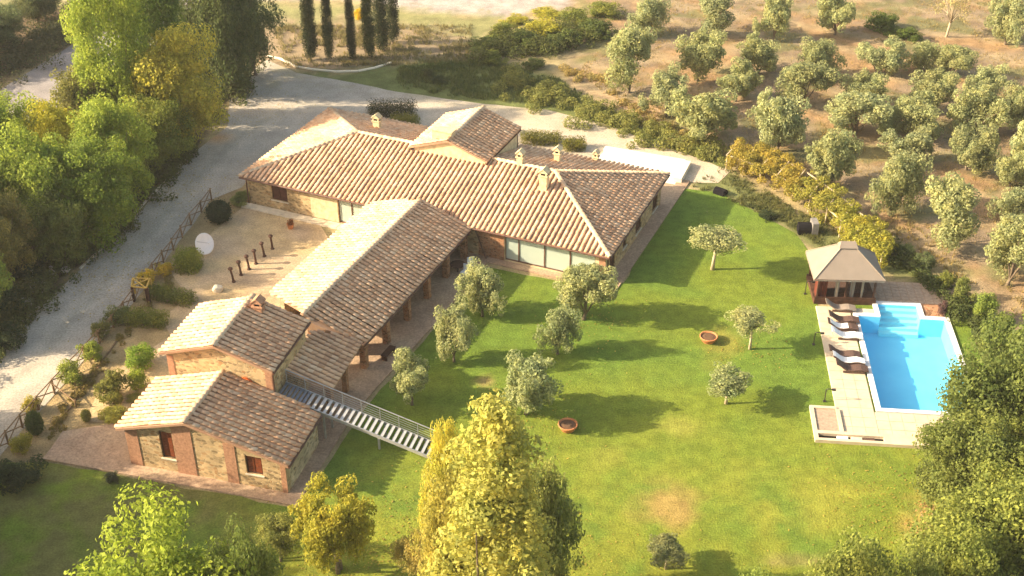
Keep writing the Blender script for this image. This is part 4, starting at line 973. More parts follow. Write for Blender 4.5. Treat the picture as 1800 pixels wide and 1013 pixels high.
tb.rotation_euler = (0, 0, 0)

# dark covered box and grey plinth by the bank, culvert
p = G(1413, 408); bx = thing('covered_barbecue', p, 'black covered box with rounded end beside a grey block below the vine pergola', 'box')
MB().tube([p + Vector((-.55, 0, .42)), p + Vector((.45, -.1, .42))], .5, 14).build('black_cover', 'black_mesh', bx); 
MB().box(p + Vector((-.05, -.05, .2)), (1.0, .96, .4)).build('base', 'black_mesh', bx)
q = G(1428, 410); MB().box(q + Vector((.1, .1, .55)), (.5, 1.1, 1.1)).build('side_block', 'grey_block', bx); 
p = G(1266, 340); cu = MB().tube([p + Vector((-.4, .3, .1)), p + Vector((.4, -.35, .1))], .42, 12).build('drain_culvert', 'black_mesh'); tag(cu, 'small dark culvert mouth in the grass bank beyond the farmhouse corner', 'culvert')
# white object on the grass

# ------------------------------------------------------------------ vegetation
def leaf_cloud(rs, lumps, n, leaf, squash=1.0, inner=0.12, flat=0.0):
    """lumps: array (k,4) centre + radius; returns verts, quads of small rhombic leaves on the lumps"""
    lumps = np.asarray(lumps, float); w = lumps[:, 3]**2; pick = rs.choice(len(lumps), n, p=w / w.sum())
    d = rs.normal(size=(n, 3)); d /= np.linalg.norm(d, axis=1)[:, None]
    rad = 1.0 - np.abs(rs.normal(0, 0.13, n)); k = rs.rand(n) < inner; rad[k] = rs.rand(k.sum()) * 0.8
    rad = rad * (1 + 0.16 * rs.normal(size=n) * (rs.rand(n) < .35))
    P = lumps[pick, :3] + d * (rad * lumps[pick, 3])[:, None] * np.array([1, 1, squash])
    nrm = d + rs.normal(0, 0.55, (n, 3)); nrm[:, 2] += 0.25; nrm /= np.linalg.norm(nrm, axis=1)[:, None]
    r = rs.normal(size=(n, 3)); a = np.cross(nrm, r); a /= np.linalg.norm(a, axis=1)[:, None]; b_ = np.cross(nrm, a)
    s = leaf * rs.uniform(0.6, 1.35, n)[:, None]
    V = np.stack([P - a * s * .62, P - b_ * s * .36 + nrm * s * .1, P + a * s * .62, P + b_ * s * .36 + nrm * s * .1], 1).reshape(-1, 3)
    F_ = np.arange(4 * n).reshape(n, 4); return V, F_
def crown_lumps(rs, rx, rz, zc, k, lr, shape='ball', hollow=.45):
    out = []
    bough = [(lambda v: v / np.linalg.norm(v))(rs.normal(size=3) + np.array([0, 0, .5])) * rs.uniform(.35, .62) for _ in range(5)]
    while len(out) < k:
        if shape == 'olive':
            p = bough[rs.randint(5)] + rs.normal(0, .22, 3); s = lr * rs.uniform(.55, 1.25)
            if p[2] > -.7 and np.linalg.norm(p) < 1.02: out.append((p[0] * (rx - s * .7), p[1] * (rx - s * .7), zc + p[2] * (rz - s * .5), s))
            continue
        d = rs.normal(size=3); d /= np.linalg.norm(d); r = hollow + (1 - hollow) * rs.rand()**.6
        p = d * r
        if shape == 'ball' and p[2] < -0.75: continue
        if shape == 'olive' and p[2] < -0.55: continue
        if shape == 'column':
            t = rs.rand(); ang = rs.rand() * 6.283; prof = min(1, (1 - t) * 2.2 + .12) * min(1, .7 + t * 1.6); rr_ = prof * .8 * rs.rand()**.25
            p = np.array([math.cos(ang) * rr_, math.sin(ang) * rr_, t * 2 - 1]); 
        if shape == 'poplar':
            t = rs.rand(); ang = rs.rand() * 6.283; prof = (1 - t)**1.15 * min(1, .45 + t * 3.2) + .09; rr_ = prof * .85 * rs.rand()**.45
            p = np.array([math.cos(ang) * rr_, math.sin(ang) * rr_, t * 2 - 1])
        s = lr * rs.uniform(.7, 1.3)
        if shape == 'poplar': s *= .55 + .75 * (1 - t)
        k_ = 1 - .55 * s / max(rx, rz)
        out.append((p[0] * (rx - s * .8), p[1] * (rx - s * .8), zc + p[2] * (rz - s * .8), s))
    return out
def sub_lumps(rs, lumps, m, f=.42, out=.85):
    """break every lump into smaller sprays on its surface"""
    res = []
    for x, y, z, r_ in lumps:
        for _ in range(m):
            d = rs.normal(size=3); d[2] += .25; d /= np.linalg.norm(d); q = r_ * out * rs.uniform(.55, 1.12); rr_ = r_ * f * rs.uniform(.6, 1.35)
            res.append((x + d[0] * q, y + d[1] * q, z + d[2] * q, rr_))
    return res
def tree_proto(name, seed, W, H, cb, k, lr, n, leaf, shape='ball', trunk=.14, bark='bark', squash=.85, hollow=.45, limbs=5, stems=1, inner=.12, sub=9):
    rs = np.random.RandomState(seed); rx, zc, rz = W / 2, H * (1 + cb) / 2, H * (1 - cb) / 2
    lumps = crown_lumps(rs, rx, rz, zc, k, lr, shape, hollow); big = lumps; fine = sub_lumps(rs, lumps, sub, .42) if sub else lumps; V, F_ = leaf_cloud(rs, fine, n, leaf, squash, inner)
    rad = np.hypot(V[:, 0], V[:, 1]); fr_ = (W / 2) / np.percentile(rad, 97); z0, z1 = np.percentile(V[:, 2], .2), np.percentile(V[:, 2], 99.85)
    fit = lambda A: np.c_[A[:, :2] * fr_, (A[:, 2] - z0) / (z1 - z0) * (H * (1 - cb)) + H * cb]
    V = fit(V); lumps = [tuple(q) + (l[3],) for q, l in zip(fit(np.array(lumps)[:, :3]), lumps)]
    root = bpy.data.objects.new(name, None); root.empty_display_size = .3; C.objects.link(root)
    c = bpy.data.objects.new('crown', np_mesh('crown', V, F_, 'leaf')); C.objects.link(c); c.parent = root
    if trunk:
        t_ = MB()
        for s_ in range(stems):
            off = Vector((rs.uniform(-.25, .25), rs.uniform(-.25, .25), 0)) if stems > 1 else Vector((0, 0, 0))
            lean = Vector((rs.uniform(-.12, .12) * H * .3, rs.uniform(-.12, .12) * H * .3, 0)); zb = max(H * cb, .25) * 1.05
            top = off * 2 + lean + Vector((0, 0, zb)); t_.tube([off + Vector((0, 0, -.15)), off + lean * .3 + Vector((0, 0, zb * .4)), top], [trunk * 1.5, trunk * 1.05, trunk * .85], 8)
            order = rs.permutation(len(lumps))[:limbs]
            for j in order:
                e = Vector(lumps[j][:3]); m_ = top.lerp(e, .5) + Vector((0, 0, .05 * H)); t_.tube([top - Vector((0, 0, .1)), m_, e], [trunk * .62, trunk * .4, trunk * .12], 6)
        me = bpy.data.meshes.new('trunk'); me.from_pydata(t_.v, [], t_.f); me.materials.append(MATS[bark]); me.polygons.foreach_set('use_smooth', [True] * len(t_.f))
        o = bpy.data.objects.new('trunk', me); C.objects.link(o); o.parent = root
    root['_W'], root['_H'], root['_cb'], root['_n'] = W, H, cb, 0
    return root
USED = set()
def place(proto, bx, by, ty, wpx, col, name, label, cat='tree', group=None, rz=None, W=None, H=None, z=0.0, at=None):
    """stand a copy of proto on the ground point seen at (bx,by); its crown tops out at photo row ty and is wpx wide"""
    Wp, Hp, cb = proto['_W'], proto['_H'], proto['_cb']
    if cb < 0: by = by - .2 * wpx
    p = Vector(at) if at is not None else G(bx, by, z)
    dep = p.y * _c + (CAMH - z) * _s
    fixW, W = W, W or wpx * dep / FPX
    if H is None:
        for it in range(4):
            lo, hi = .2, 34
            for _ in range(36):
                h = (lo + hi) / 2; zc = h * (1 + cb) / 2; el = math.atan2(CAMH - zc, p.y); _, cy_ = QA(p.x, p.y, p.z + zc)
                top = cy_ - FPX / (dep - zc * _s) * math.hypot(h * (1 - cb) / 2 * math.cos(el), W / 2 * math.sin(el))
                if top > ty: lo = h
                else: hi = h
            if not fixW: W = wpx * (dep - zc * _s) / FPX
        H = h
    key_ = proto.as_pointer()
    if key_ not in USED: USED.add(key_); r = proto
    else: r = copy_tree(proto)
    r.name = name; r.location = p; r.scale = (W / Wp, W / Wp, H / Hp); r.rotation_euler = (0, 0, R.uniform(0, 6.28) if rz is None else rz)
    for key in ('_W', '_H', '_cb', '_n'):
        pass
    if name != 'cypress_tree': col = tuple(min(.75, c * 1.32) for c in col)
    for ch in r.children:
        if ch.name.startswith('crown') or ch.name.startswith('foliage'): ch.color = (*col, 1)
    if 'group' in r: del r['group']
    return tag(r, label, cat, group)

OL = [tree_proto('olive_proto', s_, 4.6, 4.2, .13, k, lr, 12000, .125, 'olive', .13, squash=1.0, hollow=.5, limbs=6, inner=.1) for s_, k, lr in ((11, 12, .9), (12, 16, .8), (13, 10, 1.0), (14, 20, .72), (15, 13, .85))]
OLS = [tree_proto('lawn_olive_proto', s_, 4.2, 3.6, .55, k, lr, 6500, .12, 'olive', .11, bark='pale_bark', hollow=.4, limbs=6, squash=.85, inner=.06) for s_, k, lr in ((21, 10, .85), (22, 13, .72), (23, 9, .9))]
BR = [tree_proto('broadleaf_proto', s_, 8, 9, .08, k, lr, 34000, .17, 'ball', .2, hollow=.3, limbs=5) for s_, k, lr in ((31, 34, 1.5), (32, 46, 1.25), (33, 30, 1.6))]
PO = [tree_proto('poplar_proto', s_, 7, 14, .05, k, lr, 60000, .105, 'poplar', .2, hollow=.3, limbs=6) for s_, k, lr in ((41, 80, .9), (42, 90, .85))]
CY = [tree_proto('cypress_proto', s_, 1.6, 10, .03, 240, .33, 16000, .10, 'column', .12, limbs=0, squash=1.9, sub=0) for s_ in (51, 52)]
BU = [tree_proto('bush_proto', s_, 2.4, 1.8, -.05, k, lr, 4200, .10, 'ball', .05, hollow=.35, limbs=3, sub=6) for s_, k, lr in ((61, 12, .55), (62, 16, .5), (63, 9, .65))]
BALL = tree_proto('ball_proto', 71, 2.0, 1.8, -.05, 1, .9, 4500, .08, 'ball', 0, hollow=0, sub=0)
# one full lump so clipped balls read as clipped
SM = [tree_proto('small_tree_proto', s_, 5.2, 5.0, .28, 26, .8, 15000, .12, 'ball', .12, hollow=.45, limbs=7, stems=2) for s_ in (81, 82)]
PROTOS = OL + OLS + BR + PO + CY + BU + [BALL] + SM
def base_name(pr): return pr

OLV, OLV2, OLD = (0.235, 0.265, 0.125), (0.27, 0.285, 0.135), (0.17, 0.19, 0.085)
# lawn olives
GO = 'young olive trees planted on the lawn'
for pr, bx, by, ty, w_, col, lab in (
    (OL[0], 848, 556, 463, 90, OLV2, 'full round olive tree on the lawn nearest the farmhouse end of the gallery'),
    (OL[1], 798, 636, 539, 80, OLV2, 'olive tree with a visible pale trunk, middle one of the row beside the gallery'),
    (OL[3], 724, 712, 617, 84, OLV2, 'olive tree closest to the steel stair in the row beside the gallery'),
    (OL[2], 1026, 562, 462, 112, OLV2, 'largest lawn olive, overlapping the glazed front of the farmhouse'),
    (OL[0], 980, 622, 536, 78, OLV, 'upright bushy olive just below the largest one on the lawn'),
    (OL[1], 925, 728, 624, 118, OLV, 'broad olive tree directly behind the tip of the yellow poplar'),
    (OLS[0], 1252, 474, 383, 108, OLV2, 'lobed olive tree alone on the lawn beyond the farmhouse corner'),
    (OLS[2], 1318, 614, 534, 88, OLV2, 'thin pale olive on the lawn beside the upper terracotta bowl'),
    (OLS[1], 1276, 710, 640, 90, OLV, 'flat topped little olive with a clear trunk right of centre on the lawn'),
    (OLS[1], 1170, 1000, 938, 84, (0.19, 0.20, .09), 'small dark olive with a clear trunk at the bottom edge of the lawn')):
    place(pr, bx, by, ty, w_ * .96, tuple(c_ * 1.15 for c_ in col), 'olive_tree', lab, 'olive tree', GO)
# olive grove
GG = 'olive trees in the grove'
grove = [
 (1135, 66, -4, 72, 'topmost left olive of the grove beside the thicket'), (1105, 165, 52, 84, 'round olive at the left end of the grove above the tyre ruts'), (1225, 146, 48, 90, 'broad olive behind the bare orange patch near the left of the grove'),
 (1256, 62, -12, 80, 'olive at the top of the frame between the two pale top trees'), (1358, 76, -12, 66, 'upright olive with a visible trunk on the open slope at the top'), (1332, 134, 66, 74, 'small olive just below the upright one with the visible trunk'),
 (1170, 206, 124, 84, 'pale olive on the near left edge of the grove above the drive scrub'), (1236, 246, 156, 114, 'wide olive at the grove edge directly above the curve of the drive'), (1292, 182, 110, 76, 'olive tucked behind the wide one at the grove edge'),
 (1366, 270, 166, 96, 'olive with a thick dark forked trunk on the orange soil'), (1466, 66, -12, 76, 'olive at the top of the grove left of the dark green bushes'), (1440, 138, 70, 72, 'olive just below the orange patch high in the grove'),
 (1540, 132, 66, 82, 'pale wide olive left of the pair below the dark green bushes'), (1615, 128, 74, 60, 'left one of the pair below the dark green bushes'), (1670, 140, 82, 72, 'right one of the pair below the dark green bushes'),
 (1766, 82, -10, 76, 'olive in the top right corner of the photo'), (1410, 190, 112, 92, 'loose olive between the forked trunk tree and the slope above'), (1508, 196, 122, 84, 'olive heading the third column of the grove'),
 (1500, 242, 163, 104, 'olive below the head of the third column, standing in its shade'), (1632, 196, 117, 90, 'olive heading the fourth column of the grove'), (1610, 244, 170, 102, 'wide olive second in the fourth column of the grove'),
 (1722, 188, 116, 66, 'narrow tall olive heading the fifth column of the grove'), (1708, 242, 158, 100, 'bulky olive below the narrow one in the fifth column'), (1462, 324, 218, 94, 'olive standing just above the vine pergola'),
 (1594, 288, 226, 88, 'low olive in the middle of the grove right of the one above the pergola'), (1698, 302, 214, 92, 'rounded olive third in the fifth column of the grove'), (1792, 240, 148, 76, 'olive cut by the right edge under the bare slope'),
 (1800, 334, 222, 88, 'olive cut by the right frame edge halfway down the grove'), (1565, 382, 268, 98, 'tall olive at the grove edge above the gazebo'), (1662, 436, 318, 110, 'large olive right of the one above the gazebo'),
 (1772, 392, 328, 72, 'small olive between the two largest near the right edge'), (1770, 504, 380, 112, 'lowest olive of the grove at the right frame edge'), (1775, 330, 270, 66, 'small olive hidden behind others near the right edge'),
 (1860, 440, 330, 100, 'olive just beyond the right frame edge'), (1850, 140, 40, 90, 'olive beyond the top right frame edge'), (1560, 250, 190, 50, 'small olive squeezed between the third and fourth columns')]
for i, (bx, by, ty, w_, lab) in enumerate(grove):
    k = R.uniform(.85, 1.12); col = tuple(c * k for c in (OLV2 if i % 3 else (0.29, 0.31, 0.16)))
    place(OL[(i * 7 + i // 3) % 5], bx, by, ty - 3, w_ * 1.03, tuple(c_ * 1.1 for c_ in col), 'olive_tree', lab, 'olive tree', GG)
bare = tree_proto('bare_tree', 91, 4.4, 5.6, .3, 20, .7, 1500, .14, 'ball', .13, bark='pale_bark', limbs=14, hollow=.5)
place(bare, 1663, 68, -28, 68, (0.38, 0.33, 0.17), 'bare_tree', 'pale nearly bare tree at the top of the grove', 'tree')
for i, (bx, by, ty, w_) in enumerate(((1545, 66, 20, 60), (1588, 84, 44, 62))): place(BU[i], bx, by, ty, w_, (0.10, 0.14, .03), 'dark_bush', ('left' if i == 0 else 'right') + ' one of two dark green bushes high in the olive grove', 'bush', 'dark green bushes in the grove')

# cypresses
GC = 'row of cypresses on the knoll'
for i, (bx, by, w_, h, lab) in enumerate(((548, 106, 22, 9.6, 'thickest cypress, at the left end of the row'), (580, 108, 17, 9.6, 'second cypress from the left of the row'), (620, 106, 14, 9.2, 'thinnest cypress, third from the left of the row'),
    (651, 102, 20, 9.0, 'brighter green cypress right of the thinnest one'), (673, 90, 22, 9.6, 'cypress second from the right, half hiding the last one'), (692, 76, 19, 9.4, 'cypress at the right end of the row'))):
    place(CY[i % 2], bx, by, 0, w_ * 1.2, (0.05, 0.065, 0.028) if i != 3 else (0.075, 0.10, 0.032), 'cypress_tree', lab, 'cypress', GC, H=h)
place(BU[0], 632, 38, 14, 22, (0.85, 0.42, 0.03), 'autumn_shrub', 'small bright orange yellow shrub behind the cypresses', 'shrub')

LIME, GRN, YEL, DGR, OLG = (0.25, 0.31, 0.05), (0.20, 0.255, 0.055), (0.44, 0.38, 0.04), (0.12, 0.15, 0.065), (0.20, 0.22, 0.05)
GW = 'trees of the wood left of the drive'
TL = [tree_proto('tall_proto', s_, 7.5, 13, .04, k, lr, 36000, .17, 'ball', .2, hollow=.5, squash=1.25, limbs=6) for s_, k, lr in ((44, 44, 1.35), (45, 56, 1.15))]
for pr, bx, by, ty, w_, col, lab in (
    (TL[0], 226, 262, -75, 138, LIME, 'tall lime green tree at the top of the wood left of the drive'),
    (TL[1], 296, 215, -80, 120, (0.13, 0.19, .04), 'tall mid green tree right of the lime green one'),
    (BR[0], 326, 258, 42, 160, (0.38, 0.35, .06), 'yellow topped tree leaning over the drive from the wood'),
    (TL[1], 368, 155, -140, 110, DGR, 'dark green tall tree at the top left, left of the dark group'),
    (TL[0], 408, 165, -140, 105, (0.10, 0.13, .05), 'dark green tall tree in the middle of the dark group'),
    (TL[1], 450, 132, -120, 108, DGR, 'dark green tree at the drive edge left of the cypresses'),
    (BR[1], 178, 258, 112, 130, (0.17, 0.17, .05), 'greyish green tree beside the asphalt road'),
    (BR[2], 280, 300, 170, 130, (0.16, 0.19, .035), 'green tree under the yellow topped one'),
    (BR[0], 120, 330, 172, 120, (0.36, 0.34, .04), 'yellow green tree in the middle of the left wood'),
    (BR[1], 208, 370, 176, 150, LIME, 'bright lime broadleaf tree in the left wood above the hedges'),
    (BR[2], 40, 320, 166, 140, LIME, 'lime tree at the left frame edge below the asphalt road'),
    (BR[2], 178, 425, 250, 170, (.17, .23, .035), 'green tree at the centre of the left wood, its trunk near the drive'),
    (BR[0], 90, 430, 225, 150, LIME, 'broad lime green tree in the left wood beside the central green one'),
    (BR[0], 20, 440, 258, 130, (0.17, 0.22, .04), 'green tree at the left frame edge in the middle of the wood'),
    (BR[1], 20, 500, 335, 110, (0.24, 0.22, .07), 'olive brown tree at the left frame edge above the stone trough'),
    (BR[0], 118, 468, 330, 110, (0.13, 0.16, .04), 'smaller dull green tree behind the stone statue'),
    (BR[2], -70, 420, 230, 150, GRN, 'green tree just beyond the left frame edge'), (BR[1], -40, 590, 400, 150, GRN, 'green tree beyond the left frame edge by the kerb'),
    (TL[0], -120, 520, 260, 170, GRN, 'tall green tree well beyond the left frame edge'), (BR[2], -70, 250, 130, 90, DGR, 'dark tree beyond the left frame edge above the asphalt road'),
    (BR[0], 2, 86, 6, 100, DGR, 'dark tree on the bank above the asphalt road'), (BR[1], -70, 120, 10, 120, DGR, 'dark tree on the bank beyond the left frame edge'), (BR[2], 66, 40, -30, 90, (0.10, .12, .05), 'dark tree higher on the bank above the asphalt road')):
    place(pr, bx, by, ty, w_, col, 'broadleaf_tree', lab, 'tree', GW)
# trees left of the frame whose shade reaches the lower garden
for i, (x, y, W, H, lab) in enumerate(((-41.5, 61.5, 8, 10, 'tall tree left of the frame beside the outbuilding garden'), (-39.5, 54.5, 9, 13, 'tall tree left of the frame opposite the lower lawn'), (-47, 52.5, 10, 15, 'broad tree far left of the frame below the drive'), (-38, 47.5, 9, 13, 'tree left of the frame near the bottom corner'), (-32.5, 46.0, 6, 7, 'bushy tree at the lower left frame corner'), (-45, 92, 9, 11, 'tree beyond the wood, left of the drive'), (-46, 49, 10, 15, 'second broad tree far left of the frame'), (-36, 41, 9, 12, 'tree under the lower left frame corner'), (-47, 82, 9, 12, 'tall tree left of the frame by the drive bend'))):
    place(BR[i % 3], 0, 0, 0, 0, GRN, 'broadleaf_tree', lab, 'tree', GW, W=W, H=H, at=(x, y, 0))
# foreground trees
place(BR[0], 325, 1220, 895, 300, (0.25, 0.31, 0.04), 'broadleaf_tree', 'large lime green tree at the bottom left in front of the outbuilding', 'tree')
place(BR[2], 455, 1200, 930, 140, (0.15, 0.19, 0.045), 'broadleaf_tree', 'darker green tree at the bottom right of the lime green one', 'tree')
place(SM[0], 596, 1002, 846, 140, (0.33, 0.31, 0.045), 'broadleaf_tree', 'yellowing small tree with a forked trunk below the paving corner', 'tree')
place(SM[1], 492, 985, 902, 96, (0.22, 0.23, 0.06), 'broadleaf_tree', 'low olive green tree between the lime and yellowing trees', 'tree')
place(PO[0], 874, 1300, 722, 330, (0.37, 0.365, 0.09), 'poplar_tree', 'tall golden yellow poplar in front of the lawn', 'tree')
place(BR[1], 948, 1080, 808, 135, (0.24, 0.26, 0.075), 'broadleaf_tree', 'green tree merging into the right side of the golden poplar', 'tree')
place(BR[2], 790, 1060, 752, 92, (0.42, 0.38, 0.06), 'poplar_tree', 'slender yellow green sapling at the foot of the steel stair', 'tree')
place(TL[1], 800, 1240, 860, 130, (0.33, 0.30, 0.07), 'broadleaf_tree', 'dull yellow lower tree at the left foot of the golden poplar', 'tree')
place(SM[1], 738, 1040, 935, 84, (0.36, 0.30, 0.09), 'broadleaf_tree', 'thin brownish yellow tree at the bottom left of the golden poplar', 'tree')
GR = 'trees right of the pool'
for pr, bx, by, ty, w_, col, lab in (
    (BR[0], 1738, 815, 585, 218, (0.13, 0.165, .045), 'dark green oak overhanging the right side of the pool'), (BR[1], 1812, 760, 540, 180, (0.14, 0.175, .045), 'dark green tree behind the oak at the right edge'),
    (BR[2], 1690, 915, 715, 205, (0.16, 0.19, .05), 'mid green tree right of the deck end'), (BR[1], 1795, 940, 720, 240, (0.18, 0.21, .05), 'lighter green tree at the right frame edge below the oak'),
    (BR[0], 1720, 1060, 820, 250, (0.21, 0.24, .055), 'pale green tree in the bottom right corner'), (BR[2], 1830, 1080, 830, 260, (0.19, 0.22, .05), 'tree cut by the bottom right corner of the photo'),
    (BR[1], 1668, 1150, 930, 190, (0.20, 0.23, .05), 'tree at the bottom edge left of the corner trees'), (BR[2], 1900, 900, 640, 240, (.13, .16, .04), 'dark tree just beyond the right frame edge'),
    (BR[1], 1480, 1220, 955, 180, (0.20, 0.23, .055), 'tree whose top just enters the bottom edge right of centre'), (BR[0], 1570, 1230, 968, 140, (0.16, 0.19, .05), 'darker tree top at the bottom edge right of the first'),
    (BR[2], 1330, 1150, 1000, 150, GRN, 'tree just below the bottom frame edge'), (BR[0], 1120, 1180, 1040, 150, GRN, 'tree below the frame in front of the small dark olive')):
    place(pr, bx, by, ty, w_, col, 'broadleaf_tree', lab, 'tree', GR)
for i, (bx, by, ty, w_, col) in enumerate(((1658, 512, 476, 34, OLG), (1690, 540, 488, 44, (.2, .22, .06)), (1722, 575, 512, 50, GRN), (1745, 620, 545, 60, (.13, .17, .04)), (1780, 640, 570, 60, GRN), (1622, 480, 440, 36, DGR), (1590, 462, 428, 34, DGR), (1655, 560, 526, 20, (.12, .07, .07)))):
    place(BU[i % 3], bx, by, ty, w_, col, 'hedge_shrub', ['grey green shrub behind the brick area of the pool', 'taller shrub at the corner of the pool hedge', 'green shrub halfway down the hedge right of the pool', 'large shrub low in the hedge right of the pool', 'shrub at the right edge joining the hedge to the dark trees', 'dark shrub in the hedge right of the gazebo path', 'dark shrub nearest the gazebo in the hedge', 'small purple brown shrub at the corner of the pool steps'][i], 'shrub', 'hedge shrubs right of the pool')
tw = tree_proto('bare_sapling', 95, 3.0, 3.2, .15, 22, .35, 500, .12, 'ball', .05, bark='pale_bark', limbs=20, hollow=.6, stems=2)
place(tw, 1618, 965, 880, 62, (0.40, 0.24, .11), 'bare_sapling', 'nearly leafless brown sapling on the dry grass near the bottom right', 'sapling')

# clipped hedges and garden shrubs
def hedge(name, poly_px, h, col, label, n=9000, leaf=.1, group=None):
    """a clipped hedge with a leafy skin, footprint given by two end points and a width"""
    (x0, y0), (x1, y1), wd = poly_px; a, b_ = G(x0, y0), G(x1, y1); d = (b_ - a); L_ = d.length; d.normalize(); s = Vector((-d.y, d.x, 0)); rs = np.random.RandomState(int(x0))
    k = max(3, int(L_ / .35)); lumps = []
    for i in range(k):
        for j in (-1, 0, 1):
            for zz in (.3, .75): lumps.append((L_ * (i + .5) / k + rs.uniform(-.08, .08), j * wd * .33 + rs.uniform(-.05, .05), h * zz + rs.uniform(-.04, .04), min(wd, h) * .36))
    V, F_ = leaf_cloud(rs, lumps, n, leaf, 1.0, .05); M = np.array([[d.x, s.x], [d.y, s.y]]); V[:, :2] = V[:, :2] @ M.T
    o = bpy.data.objects.new(name, np_mesh(name, V, F_, 'leaf')); C.objects.link(o); o.location = a; o.color = (*col, 1); return tag(o, label, 'hedge', group)
hedge('clipped_hedge', ((268, 520), (340, 536), 1.2), .95, OLG, 'low clipped hedge behind the outbuilding and tower, right of the yellow gateway', 5000)
hedge('clipped_hedge', ((228, 566), (292, 572), 1.3), 1.0, (0.24, .26, .05), 'yellowish clipped hedge between gateway and tower roof', 5000)
hedge('clipped_hedge', ((316, 472), (348, 474), 1.7), 1.5, (0.26, .29, .05), 'square clipped hedge behind the satellite dish', 6000)
hedge('clipped_hedge', ((262, 300), (342, 272), 1.6), 1.1, (.07, .09, .03), 'long dark hedge at the drive bend below the yellow topped tree', 7000)
hedge('clipped_hedge', ((290, 262), (345, 268), 1.0), .9, (.20, .22, .05), 'short lit hedge end beside the drive bend', 3000)
hedge('clipped_hedge', ((918, 250), (985, 252), 1.6), 1.0, (.20, .20, .04), 'trimmed hedge behind the farmhouse roof, left of a smaller one', 5000)
hedge('clipped_hedge', ((990, 262), (1028, 262), 1.5), 1.0, (.20, .20, .04), 'smaller trimmed hedge behind the farmhouse chimneys', 3500)
hedge('clipped_hedge', ((650, 205), (728, 205), 2.2), 1.5, (.06, .07, .03), 'dark hedge behind the farmhouse roof left of the lantern', 7000)
hedge('clipped_hedge', ((690, 222), (735, 224), 1.5), 1.2, (.24, .24, .06), 'yellow green hedge in front of the dark one behind the roof', 4000)
for i, (pr, bx, by, ty, w_, col, nm_, lab) in enumerate((
    (BALL, 396, 408, 352, 70, (0.035, .055, .025), 'box_ball', 'large dark clipped ball shrub at the farmhouse corner'),
    (BU[1], 425, 365, 335, 46, (.22, .24, .07), 'shrub', 'pale green shrub behind the dark clipped ball'),
    (BU[0], 337, 480, 455, 38, (.2, .26, .05), 'shrub', 'small leafy shrub at the foot of the square hedge'),
    (BU[2], 262, 508, 470, 38, (.52, .40, .04), 'yellow_shrub', 'yellow shrub by the gateway, lower of two'), (BU[1], 288, 488, 458, 42, (.50, .38, .05), 'yellow_shrub', 'yellow shrub by the fence, upper of two'),
    (BU[0], 205, 574, 535, 50, (.16, .18, .06), 'shrub', 'grey green shrub against the fence below the gateway'), (BU[2], 182, 600, 560, 36, (.2, .2, .07), 'shrub', 'small dull shrub against the fence'),
    (BU[1], 162, 640, 594, 48, (.24, .28, .05), 'shrub', 'bright round shrub along the fence, upper of a pair'), (BU[2], 126, 684, 632, 54, (.22, .26, .05), 'shrub', 'bright round shrub along the fence, lower of a pair'),
    (BALL, 74, 774, 720, 48, (.09, .12, .04), 'box_ball', 'dark green round shrub near the lower end of the fence'), (BU[0], 56, 728, 694, 34, (.34, .3, .06), 'shrub', 'yellowish shrub on the road side of the fence'), (BU[2], 44, 800, 758, 44, (.3, .28, .05), 'shrub', 'yellow green shrub at the lower end of the fence'),
    (BU[1], 30, 868, 795, 96, (.05, .07, .03), 'shrub', 'dark shaded bush in the lower left corner'), (BU[0], 200, 850, 826, 26, (.12, .13, .08), 'shrub', 'small grey shrub at the paving edge left of the outbuilding'),
    (BU[2], 244, 660, 604, 66, (.2, .28, .04), 'shrub', 'bright green leafy shrub in the garden bed behind the outbuilding'), (BU[0], 243, 690, 650, 36, (.22, .28, .04), 'shrub', 'smaller bright shrub below the leafy one in the garden bed'),
    (BU[1], 200, 712, 650, 66, (.16, .17, .045), 'shrub', 'olive coloured spreading shrub in the garden bed'), (BALL, 213, 711, 684, 28, (.2, .21, .05), 'box_ball', 'small clipped ball in the middle of the garden bed'),
    (BU[2], 240, 712, 690, 38, (.24, .24, .06), 'shrub', 'low yellow green shrub beside the outbuilding eave'), (BU[0], 202, 748, 712, 54, (.3, .29, .06), 'shrub', 'yellowish shrub at the near end of the garden bed'), (BALL, 148, 744, 716, 28, (.2, .2, .05), 'box_ball', 'small clipped ball alone at the path edge'),
    (BU[0], 60, 500, 440, 80, (.05, .07, .03), 'shrub', 'dark bush behind the stone trough'), (BU[1], 18, 560, 500, 70, (.05, .08, .035), 'shrub', 'dark bush at the left frame edge by the boulder'), (BU[2], 20, 620, 560, 70, (.05, .075, .035), 'shrub', 'dark bush at the left frame edge by the short kerb'),
    (BU[1], 752, 140, 118, 24, (.09, .1, .04), 'shrub', 'small dark shrub on the grass right of the cypresses'), (BU[0], 772, 152, 132, 26, (.08, .1, .04), 'shrub', 'second small dark shrub on the grass near the drive'),
    (BU[0], 1350, 390, 368, 34, (.05, .07, .03), 'shrub', 'small dark shrub on the grass bank near the black box'))):
    place(pr, bx, by, ty, w_, col, nm_, lab, 'shrub')
BB = MB(); o_, p_ = POTPLANT
V, F_ = leaf_cloud(np.random.RandomState(5), [(0, 0, .6, .25), (.1, 0, .75, .18)], 260, .1); me = np_mesh('plant', V, F_, 'leaf'); o = bpy.data.objects.new('plant', me); C.objects.link(o); o.parent = o_; o.color = (.34, .14, .05, 1)

